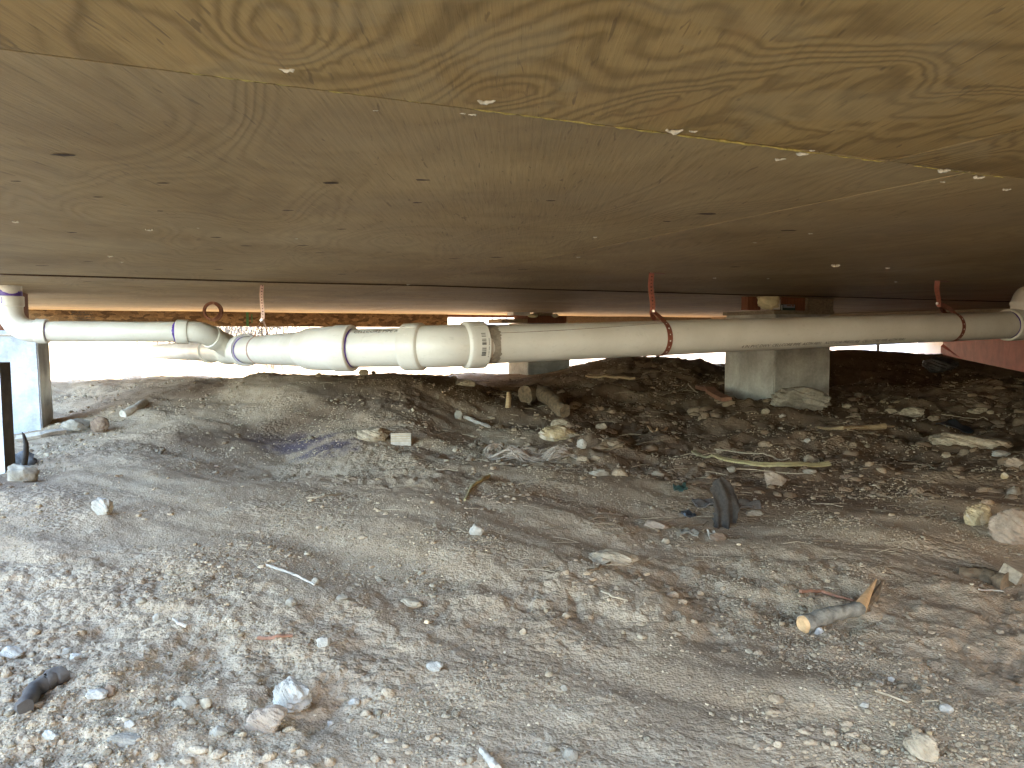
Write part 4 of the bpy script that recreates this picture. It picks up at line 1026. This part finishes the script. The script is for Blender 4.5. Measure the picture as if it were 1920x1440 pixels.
stick('dark_log', [(985,756),(1010,756),(1035,768),(1058,785)], .046, .030, 'brownbark', 'thick crooked brown log lying behind the fibre bundle', 'log', .7, 12, .12, 4, lifts=[.0, .035, .03, .0])
stick('small_stake', [(952,763),(953,757)], .013, .011, 'split', 'short pale stake stub standing left of the dark log', 'stake', 1, 8, .1, 5)
o_ = bpy.data.objects['small_stake']; bpy.data.objects.remove(o_)
g = hit(952, 764); mb = MB(); mb.tube([(g[0], g[1], g[2]-.01), (g[0]+.004, g[1], g[2]+.04), (g[0]+.002, g[1], g[2]+.072)], [.013, .012, .008], 9, True, 0, .12)
build('small_stake', mb, M['split'], smooth=50, label='short pale stake stub standing left of the dark log', cat='stake')
lath('squared_offcut', [(1893,1100),(1935,1096)], .034, .024, 'greywood', 'grey squared wood offcut at the right edge', 'offcut', .012)
stick('dark_root', [(1800,1078),(1845,1086),(1893,1102)], .012, .02, 'brownbark', 'dark root ending at the grey offcut on the right', 'root', .3, 9, .12, 8)
stick('bent_stick', [(45,1338),(62,1310),(85,1292),(116,1278)], .009, .012, 'darkwood', 'dark brown bent stick in the gravel at bottom left', 'stick', .7, 10, .1, 9)
stick('bottom_stick', [(902,1412),(915,1428),(932,1452)], .0035, .005, 'palestick', 'pale stick end at the bottom edge centre', 'stick', .8, 7, .1, 10)
stick('red_twig', [(484,1203),(515,1201),(549,1196)], .0028, .0022, 'rusty', 'reddish brown twig on the grey dirt at lower left', 'twig', 1, 6, .2, 11)
stick('curled_twig', [(500,1062),(530,1074),(562,1085),(590,1098)], .0025, .0018, 'palestick', 'thin curled pale twig left of centre', 'twig', 1, 6, .15, 12)
stick('yellow_root', [(872,940),(884,915),(900,905),(918,897)], .003, .006, 'yellowwood', 'small bent yellowish root in the centre dirt', 'root', 1, 7, .2, 13)
stick('dark_twig', [(1000,745),(1020,730),(1042,722)], .004, .003, 'brownbark', 'thin dark twig behind the log', 'twig', 1, 6, .2, 14)
stick('grey_twig', [(872,786),(893,794),(918,803)], .010, .006, 'palestick', 'grey flat twig left of the fibre bundle', 'twig', .8, 7, .2, 15)
stick('thin_twig', [(866,780),(890,786),(930,805)], .004, .003, 'brownbark', 'thin dark twig behind the grey flat twig', 'twig', 1, 6, .2, 16)
stick('straight_twig', [(575,936),(600,936),(640,928)], .0028, .0018, 'straw', 'thin straight straw coloured twig below the purple stain', 'twig', 1, 5, .1, 17)
stick('white_straw', [(1128,1112),(1150,1121),(1177,1129)], .002, .0014, 'straw', 'single pale straw in the middle of the lower dirt', 'straw', 1, 5, .1, 18)
stick('fork_straw', [(1640,1300),(1670,1308),(1702,1320)], .0016, .0012, 'straw', 'pale straw pointing right at lower right, left one of two', 'straw', 1, 5, .1, 19)
stick('fork_straw', [(1730,1318),(1760,1319),(1793,1338)], .0016, .0012, 'straw', 'pale bent straw beside the white pebble at lower right', 'straw', 1, 5, .1, 20)
stick('white_splinter', [(324,1162),(335,1172),(350,1182)], .0012, .003, 'palestick', 'white splinter on the grey gravel at left', 'splinter', 1, 5, .1, 21)
stick('brown_root', [(1100,1075),(1120,1070),(1145,1058)], .003, .002, 'brownbark', 'short dark root above the buried pale stone', 'root', 1, 6, .15, 22)
stick('red_root', [(1500,1112),(1540,1112),(1600,1128)], .0035, .002, 'rusty', 'thin reddish root behind the cut branch', 'root', .8, 6, .15, 23)
stick('hole_straw', [(1765,786),(1800,787),(1852,794)], .003, .002, 'straw', 'thin pale straw lying across the dark hole', 'straw', 6, 5, .1, 24)
stick('thin_pale_twig', [(1228,745),(1262,736),(1290,722)], .004, .003, 'straw', 'pale forked twig left of the red brown shard', 'twig', 2, 5, .2, 25)
stick('thin_pale_twig', [(1290,722),(1300,733),(1308,738)], .004, .003, 'straw', 'short pale twig touching the red brown shard', 'twig', 2, 5, .2, 26)
stick('long_straw', [(1380,882),(1450,890),(1520,893)], .0022, .0015, 'straw', 'thin straw below the yellow lath', 'straw', 1.5, 5, .1, 27)
stick('green_blade', [(1835,1112),(1860,1113),(1882,1114)], .0016, .0008, 'palestick', 'thin pale blade on the dirt at far right', 'blade', 3, 5, .1, 28)
# wood block offcut (grooved end grain)
g = hit(751, 836); wv = MB(); rot = Matrix.Rotation(.06, 3, 'Z') @ Matrix.Rotation(-.12, 3, 'X')
w_ = 38*g[1]/FPX; hgt = .046
wv.box((g[0], g[1]+.022, g[2]+hgt/2-.004), (w_, .04, hgt), rot, 0)
for k in range(5): wv.box((g[0], g[1]+.022-.0207, g[2]+.004+hgt*(k+.35)/5.4), (w_*.97, .0012, .0022), rot, 1)
build('wood_block', wv, [M['palestick'], M['split']], label='small pale wood block offcut standing on the dirt right of a beige rock', cat='wood block')
# dark post at the left edge with curved strip
g = hit(14, 886); 
c = thing('short_post', (g[0]-.05, g[1]+.05, g[2]), 'short dark post standing at the left edge, lit tone painted on its left side', 'post')
mb = MB(); ztop = at(10, 679, g[1])[2]
cA = at(10, 886, g[1]); cB = at(30, 880, g[1]+.055)
na = Vector((cB[0]-cA[0], cB[1]-cA[1], 0)); wide = Vector((-.16, -.035, 0))
q = [Vector((cA[0], cA[1], 0)), Vector((cB[0], cB[1], 0)), Vector((cB[0], cB[1], 0))+wide, Vector((cA[0], cA[1], 0))+wide]
vv = [(p.x, p.y, g[2]-.06) for p in q]+[(p.x-.004, p.y, ztop+random.uniform(-.002, .002)) for p in q]
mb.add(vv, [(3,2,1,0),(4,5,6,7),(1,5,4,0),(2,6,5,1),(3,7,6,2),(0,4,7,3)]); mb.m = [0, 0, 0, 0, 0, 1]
mb.f = [tuple(reversed(f)) for f in mb.f]
build('post_board', mb, [M['darkwood'], M['conc_pale']], c)  # left face coloured pale to stand for the light on it
g = hit(43, 876); mb = MB(); d = g[1]; P_ = [at(45, 872, d), at(49, 850, d), at(49, 832, d), at(44, 815, d), at(41, 810, d)]
mb.tube([tuple(p) for p in P_], [.009, .0085, .0075, .004, .0008], 8, True, 0, .05); build('curved_spike', mb, M['darkwood'], smooth=50, label='dark curved spike sticking up beside the short post', cat='spike')
g = hit(26, 878); v, f = rock_mesh((g[0]+.0, g[1]+.05, g[2]+.012), (.045, .03, .035), 88, 3); mb = MB(); mb.add(v, f); build('dark_clod', mb, M['darkrock'], smooth=40, label='black clod between the short post and the curved spike', cat='clod')
# frayed fibre bundle
random.seed(11); g0 = hit(922, 862); g1 = hit(1075, 858); mb = MB()
for k in range(150):
    t0 = random.uniform(-.02, .75); L = random.uniform(.2, .55); ph = random.uniform(0, 6.28); am = random.uniform(.002, .016); rr0 = random.uniform(.004, .030)
    pts = []; yo = random.uniform(-.055, .055); zo = random.random()**.7
    for q in range(13):
        t = t0+L*q/12; t = min(t, 1.04); p = g0+(g1-g0)*t
        env = math.sin(max(0, min(1, t*1.02+.04))*math.pi)**.5
        z = gz(p[0], p[1])+.004+.042*env*zo*(.6+.4*math.sin(t*9))+am*math.sin(t*14+ph)*.6
        pts.append((p[0]+am*math.sin(t*11+ph), p[1]+yo*env+.012*math.sin(t*16+ph*2), z))
    mb.tube(pts, [.0006]+[random.uniform(.0012, .0036)]*11+[.0004], 5)
for k in range(60):   # stray hairs
    t = random.uniform(0, 1); p = g0+(g1-g0)*t; z = gz(p[0], p[1])+.03; a = random.uniform(-.5, 3.6); L = random.uniform(.02, .06)
    pts = [(p[0]+math.cos(a)*L*s_, p[1]+random.uniform(-.02, .02)*s_, z+math.sin(a)*L*s_*(1-.5*s_)) for s_ in (0, .3, .6, 1)]
    mb.tube(pts, [.0012, .001, .0008, .0003], 4)
for k in range(34):   # curled loop at the left end
    R1 = random.uniform(.016, .032); c = g0+np.array((.012+random.uniform(-.006, .006), random.uniform(-.02, .02), .028)); pts = []
    for q in range(12):
        a = .6+q/11*4.2; pts.append((c[0]+R1*math.cos(a), c[1]+.01*math.sin(q), c[2]+R1*.85*math.sin(a)))
    mb.tube(pts, [.0016]*11+[.0005], 4)
build('fibre_bundle', mb, M['fibre'], smooth=70, label='frayed greyish bundle of plant fibre lying in the middle distance', cat='fibre bundle')
# upright rag
g = hit(1356, 988); d = g[1]; bm = bmesh.new(); NU, NV = 22, 26; vs = []
H = (at(1356, 890, d)[2]-g[2]); W = 44*d/FPX
for jv in range(NV+1):
    t = jv/NV; row = []
    wd_ = W/2*(0.55+.62*math.sin(min(1, t*1.15)*math.pi*.72+.35))*(1 if t < .82 else max(.12, math.sqrt(max(0, 1-((t-.82)/.185)**2))))
    jl, jr = random.uniform(.86, 1.1), random.uniform(.86, 1.1)
    for iu in range(NU+1):
        s_ = (iu/NU*2-1); s_ *= (jl if s_ < 0 else jr)
        fold = .009*math.sin(s_*7+t*3)*(1-t)+.012*(1-s_*s_)+.004*math.sin(t*11+s_*4)
        row.append(bm.verts.new((g[0]+s_*wd_+.006*math.sin(t*4), d-fold+.02*t*t, g[2]-.006+H*t*(1-.05*s_*s_))))
    vs.append(row)
for a in range(NV):
    for b in range(NU): bm.faces.new((vs[a][b], vs[a][b+1], vs[a+1][b+1], vs[a+1][b]))
bmesh.ops.solidify(bm, geom=bm.faces[:], thickness=.006)
bm.verts.index_update(); mb = MB(); mb.add([q.co[:] for q in bm.verts], [[x.index for x in f.verts] for f in bm.faces]); bm.free()
rg = thing('crumpled_rag', (g[0], g[1], g[2]), 'grey crumpled rag standing upright from the dirt at right of centre', 'rag')
build('cloth', mb, M['rag'], rg, smooth=60)
def scrap(px, py, wpx, hpx, mat, seed, parent=None, thick=.004, **kw):
    g = hit(px, py); s_ = g[1]/FPX; n = 8; random.seed(seed); mb = MB(); vs = []
    for b in range(n+1):
        for a in range(n+1):
            x_ = (a/n-.5)*wpx*s_*(1+.3*random.uniform(-1, 1)*(b in (0, n))); y_ = (b/n-.5)*hpx*s_*2.2*(1+.3*random.uniform(-1, 1)*(a in (0, n)))
            z_ = .006*math.sin(a*.8+seed)*math.cos(b*.7+seed*2)+random.uniform(0, .002)
            vs.append((g[0]+x_, g[1]+y_, gz(g[0]+x_, g[1]+y_)+.006+z_))
    k = n+1; top = [(b*k+a, b*k+a+1, (b+1)*k+a+1, (b+1)*k+a) for b in range(n) for a in range(n)]
    o = len(vs); vs2 = vs+[(x, y, z-thick) for x, y, z in vs]; fs = top+[tuple(o+q for q in reversed(f)) for f in top]
    rim_ = [a for a in range(k)]+[b*k+n for b in range(1, k)]+[n*k+a for a in range(n-1, -1, -1)]+[b*k for b in range(n-1, 0, -1)]
    fs += [(rim_[i_], o+rim_[i_], o+rim_[(i_+1) % len(rim_)], rim_[(i_+1) % len(rim_)]) for i_ in range(len(rim_))]
    mb.add(vs2, fs); return build(kw.pop('name', 'scrap'), mb, M[mat], parent, smooth=50, **kw)
scrap(1398, 950, 50, 14, 'rag', 2, rg, name='cloth_fold')
scrap(1322, 948, 44, 14, 'rag', 3, rg, name='cloth_fold')
scrap(1290, 968, 22, 12, 'black', 4, name='black_scrap', label='black plastic scrap left of the upright rag', cat='plastic scrap')
scrap(1275, 919, 24, 10, 'green', 5, name='dark_leaf', label='dark green scrap above left of the upright rag', cat='scrap')
scrap(1293, 1003, 34, 8, 'bark', 6, name='bark_strip', label='flat dark bark strip below the upright rag', cat='bark strip')
scrap(1336, 1008, 14, 18, 'palestick', 7, name='wood_chip', label='slanted pale wood chip at the foot of the upright rag', cat='wood chip')
scrap(1790, 800, 58, 14, 'black', 8, name='black_scrap', label='black plastic sheet lying in the dark hole at right', cat='plastic scrap', thick=.003)
scrap(1140, 842, 60, 12, 'brownbark', 9, name='bark_piece', label='dark bark piece right of the fibre bundle', cat='bark piece')

# straw and twig litter (uncountable)
def litter(name, count, label, lmin, lmax, r_, mat, seed, reg, zlift=.003):
    rg_ = random.Random(seed); V_, F_ = [], []
    a = np.array([rg_.uniform(*reg[0]) for _ in range(count)]); dd = np.exp(np.array([rg_.uniform(math.log(reg[1][0]), math.log(reg[1][1])) for _ in range(count)]))
    x = (a-960)/FPX*dd; y = dd; z = G(x, y)
    for k in range(count):
        an = rg_.gauss(0, .5) if rg_.random() < .7 else rg_.uniform(0, 3.14); L = rg_.uniform(lmin, lmax)*(.6+.25*dd[k]); t = np.array((math.cos(an), math.sin(an), rg_.uniform(-.10, .10)))
        p0 = np.array((x[k], y[k], z[k]+zlift)); p1 = p0+t*L*.5+np.array((0, 0, rg_.uniform(0, .004))); p2 = p0+t*L+np.array((rg_.uniform(-.1, .1)*L, rg_.uniform(-.1, .1)*L, -.001)); rr = r_*rg_.uniform(.6, 1.3)*(.6+.3*dd[k])
        nrm = np.array((-t[1], t[0], 0)); b = len(V_)
        for p in (p0, p1, p2): V_ += [p-nrm*rr, p+np.array((0, 0, rr)), p+nrm*rr]
        for s_ in (0, 3):
            for q in range(3): F_.append((b+s_+q, b+s_+(q+1) % 3, b+s_+3+(q+1) % 3, b+s_+3+q))
    return npmesh(name, np.array(V_), np.array(F_), M[mat], smooth=False, kind='stuff', label=label)
litter('straw_litter', 220, 'thin straws and dry stems scattered in the dirt', .02, .07, .0009, 'straw', 5, ((560, 1970), (1.3, 4.8)))
litter('twig_litter', 200, 'short dark twigs in the dirt on the right', .02, .07, .0016, 'brownbark', 6, ((820, 1960), (1.6, 5.0)))
litter('pale_litter', 120, 'pale dry stems in the littered hollow', .03, .09, .0015, 'straw', 7, ((840, 1960), (2.4, 5.2)))

# ------------------------------------------------------------------ red panel on the far right
mb = MB(); d0, d1 = 6.6, 3.7; n = 24; a0 = at(1770, 640, d0); a1 = at(1990, 640, d1); F0, F1 = [], []
zb0 = at(1768, 666, d0)[2]; zt0 = at(1770, 618, d0)[2]
prof = []
random.seed(4)
B0 = np.array((a0[0], d0)); B1 = np.array((a1[0], d1)); th = np.array((.03, .02))
low0 = at(1768, 666, d0)[2]; low1 = at(1990, 712, d1)[2]
for k in range(n+1):
    t = k/n; p = B0*(1-t)+B1*t; prof.append((p[0], p[1], low0+(low1-low0)*t, .02))
edge = []
for k in range(13): edge.append((B0[0]+random.uniform(-.03, .03), B0[1], low0+(.06-low0)*k/12))
front = [(x, y, z0) for x, y, z0, _ in prof]+[(B1[0], B1[1], .06)]+list(reversed(edge[1:]))
back = [(x+.02, y+.012, z) for x, y, z in front]; L = len(front)
mb.add(front+back, [tuple(range(L)), tuple(reversed(range(L, 2*L)))]+[(k, L+k, L+(k+1) % L, (k+1) % L) for k in range(L)])
build('painted_board', mb, M['red'], label='large red painted board with a ragged left edge behind the pipe at right', cat='board')

# ------------------------------------------------------------------ outside
def obox(name, x0, x1, y0, y1, z0, z1, mat, parent=None, **kw):
    mb = MB(); mb.box(((x0+x1)/2, (y0+y1)/2, (z0+z1)/2), (x1-x0, y1-y0, z1-z0)); return build(name, mb, M[mat], parent, **kw)
D = 14.0
def X_(px, d): return (px-960)/FPX*d
wb = thing('white_building', (X_(830, D), D+2, -.62), 'white low building in full sun seen through the gap beyond the pipe', 'building')
obox('wall', X_(770, D), X_(903, D), D, D+4, -.55, 2.6, 'whitepaint', wb)
obox('foundation', X_(790, D), X_(905, D), D+.05, D+3.9, -.75, -.552, 'whitepaint', wb)
for a, b in [(806, 812), (814, 820), (822, 830)]: obox('vent', X_(a, D), X_(b, D), D-.02, D+.03, -.63, -.575, 'glass', wb)
for a, b in [(842, 849), (851, 857), (858, 869)]: obox('vent', X_(a, D), X_(b, D), D-.02, D+.03, -.68, -.58, 'glass', wb)
for a in (790, 850): obox('window', X_(a, D), X_(a+22, D), D-.03, D+.02, .6, 1.5, 'glass', wb)
obox('roof', X_(760, D), X_(912, D), D-.4, D+4.4, 2.602, 2.8, 'roofing', wb)
# grey porch stand beyond the far pier
D2 = 12.0
ps = thing('porch_stand', (X_(920, D2), D2, -.6), 'grey slatted porch frame with posts just left of the far pier', 'porch')
for a, b in [(905, 909), (921, 925), (934, 939), (948, 952)]: obox('post', X_(a, D2), X_(b, D2), D2, D2+.08, -.62, .36, 'greypaint', ps)
obox('deck_panel', X_(909, D2), X_(921, D2), D2+.02, D2+.05, -.50, -.42, 'greypaint', ps)
obox('rail', X_(903, D2), X_(953, D2), D2-.03, D2-.002, -.475, -.44, 'greypaint', ps)
obox('top_rail', X_(903, D2), X_(953, D2), D2-.03, D2-.002, .145, .19, 'greypaint', ps)
# white shed on the right
D3 = 15.0
sh = thing('white_shed', (X_(1680, D3), D3, -.45), 'small white shed seen in the bright gap right of the near pier', 'shed')
mb = MB(); a = X_(1648, D3); b = X_(1681, D3); c = X_(1704, D3)
v = [(a, D3, -.5), (b, D3-.5, -.5), (c, D3+.4, -.5), (c-.4, D3+1.2, -.5)]; v = v+[(x, y, 1.9) for x, y, z in v]
mb.add(v, [(0,1,5,4),(1,2,6,5),(2,3,7,6),(3,0,4,7),(4,5,6,7)]); build('wall', mb, M['whitepaint'], sh)
mb = MB(); mb.add([(x*1.0+(x-b)*.08, y+(y-D3)*.1, 1.905) for x, y, z in v[:4]]+[(b+.1, D3+.3, 2.4)], [(0,1,4),(1,2,4),(2,3,4),(3,0,4),(3,2,1,0)]); build('roof', mb, M['roofing'], sh)
mb = MB(); g = at(1646, 655, 9.0); mb.tube([(g[0], g[1], -.35), (g[0], g[1], at(1646, 646, 9)[2])], .018, 8); build('ground_stake', mb, M['greypaint'], label='small dark stake standing in the bright gap by the shed', cat='stake')
mb = MB(); q0 = at(1697, 661, 8.6); q1 = at(1768, 661.5, 8.2); q0[2] = gz(q0[0], q0[1])+.03; q1[2] = gz(q1[0], q1[1])+.03
mb.tube([q0, (q0+q1)/2, q1], .012, 8); build('black_hose', mb, M['black'], smooth=60, label='thin black hose on the bright ground left of the red panel', cat='hose')
# brush on the hillside: dry stems (uncountable) and a few saplings
rb = random.Random(31); V_ = []; F_ = []
def tri_stem(p0, p1, r_):
    p0 = np.array(p0); p1 = np.array(p1); t = p1-p0; t = t/np.linalg.norm(t); a = np.cross(t, (0, 0, 1.01)); a = a/np.linalg.norm(a); c_ = np.cross(t, a); b = len(V_)
    for p, rr in ((p0, r_), (p1, r_*.3)):
        for k in range(3): an = 2.094*k; V_.append(p+(a*math.cos(an)+c_*math.sin(an))*rr)
    for k in range(3): F_.append((b+k, b+(k+1) % 3, b+3+(k+1) % 3, b+3+k))
cl = [(rb.uniform(-60, 520), rb.uniform(8.0, 9.8)) for _ in range(80)]
for px, d in cl:
    x0 = X_(px, d); y0 = d; z0 = gz(x0, y0)
    for k in range(rb.randint(18, 42)):
        bx = x0+rb.gauss(0, .2); by = y0+rb.gauss(0, .2); L = rb.uniform(.06, .32); a = rb.uniform(0, 6.28); tl = rb.uniform(.1, .9)
        p0 = (bx, by, z0-.05); p1 = (bx+math.cos(a)*L*tl, by+math.sin(a)*L*tl, z0+L*(1-.5*tl)); tri_stem(p0, p1, rb.uniform(.003, .009))
        p2 = (p1[0]+rb.uniform(-.15, .15), p1[1]+rb.uniform(-.1, .1), p1[2]+rb.uniform(-.15, .08)); tri_stem(p1, p2, .005)
npmesh('dry_brush', np.array(V_), np.array(F_), M['brush'], smooth=False, kind='stuff', label='dry tangled brush on the sunlit bank beyond the house')
for (pts, lab, r_) in [([(272,694),(277,655),(281,620),(284,585)], 'pale bare sapling rising from the bright bank at left', .035),
                       ([(281,680),(296,655),(299,620),(302,590)], 'thinner leaning sapling right of the pale bare one', .022)]:
    d = 8.6; b0 = at(*pts[0], d); z0 = gz(b0[0], b0[1]); q = [at(a, b, d) for a, b in pts]; q[0][2] = min(q[0][2], z0)-.05
    mb = MB(); mb.tube([tuple(k) for k in q]+[tuple(q[-1]+np.array((.05, 0, .5)))], [r_, r_*.85, r_*.75, r_*.6, r_*.3], 8, True, 0, .1)
    for s_ in (-1, 1): mb.tube([tuple(q[2]), tuple(q[2]+np.array((.2*s_, .05, .25))), tuple(q[2]+np.array((.35*s_, .1, .55)))], [r_*.5, r_*.35, r_*.1], 6, True, 0, .1)
    build('bare_sapling', mb, M['palestick'], smooth=60, label=lab, cat='sapling')
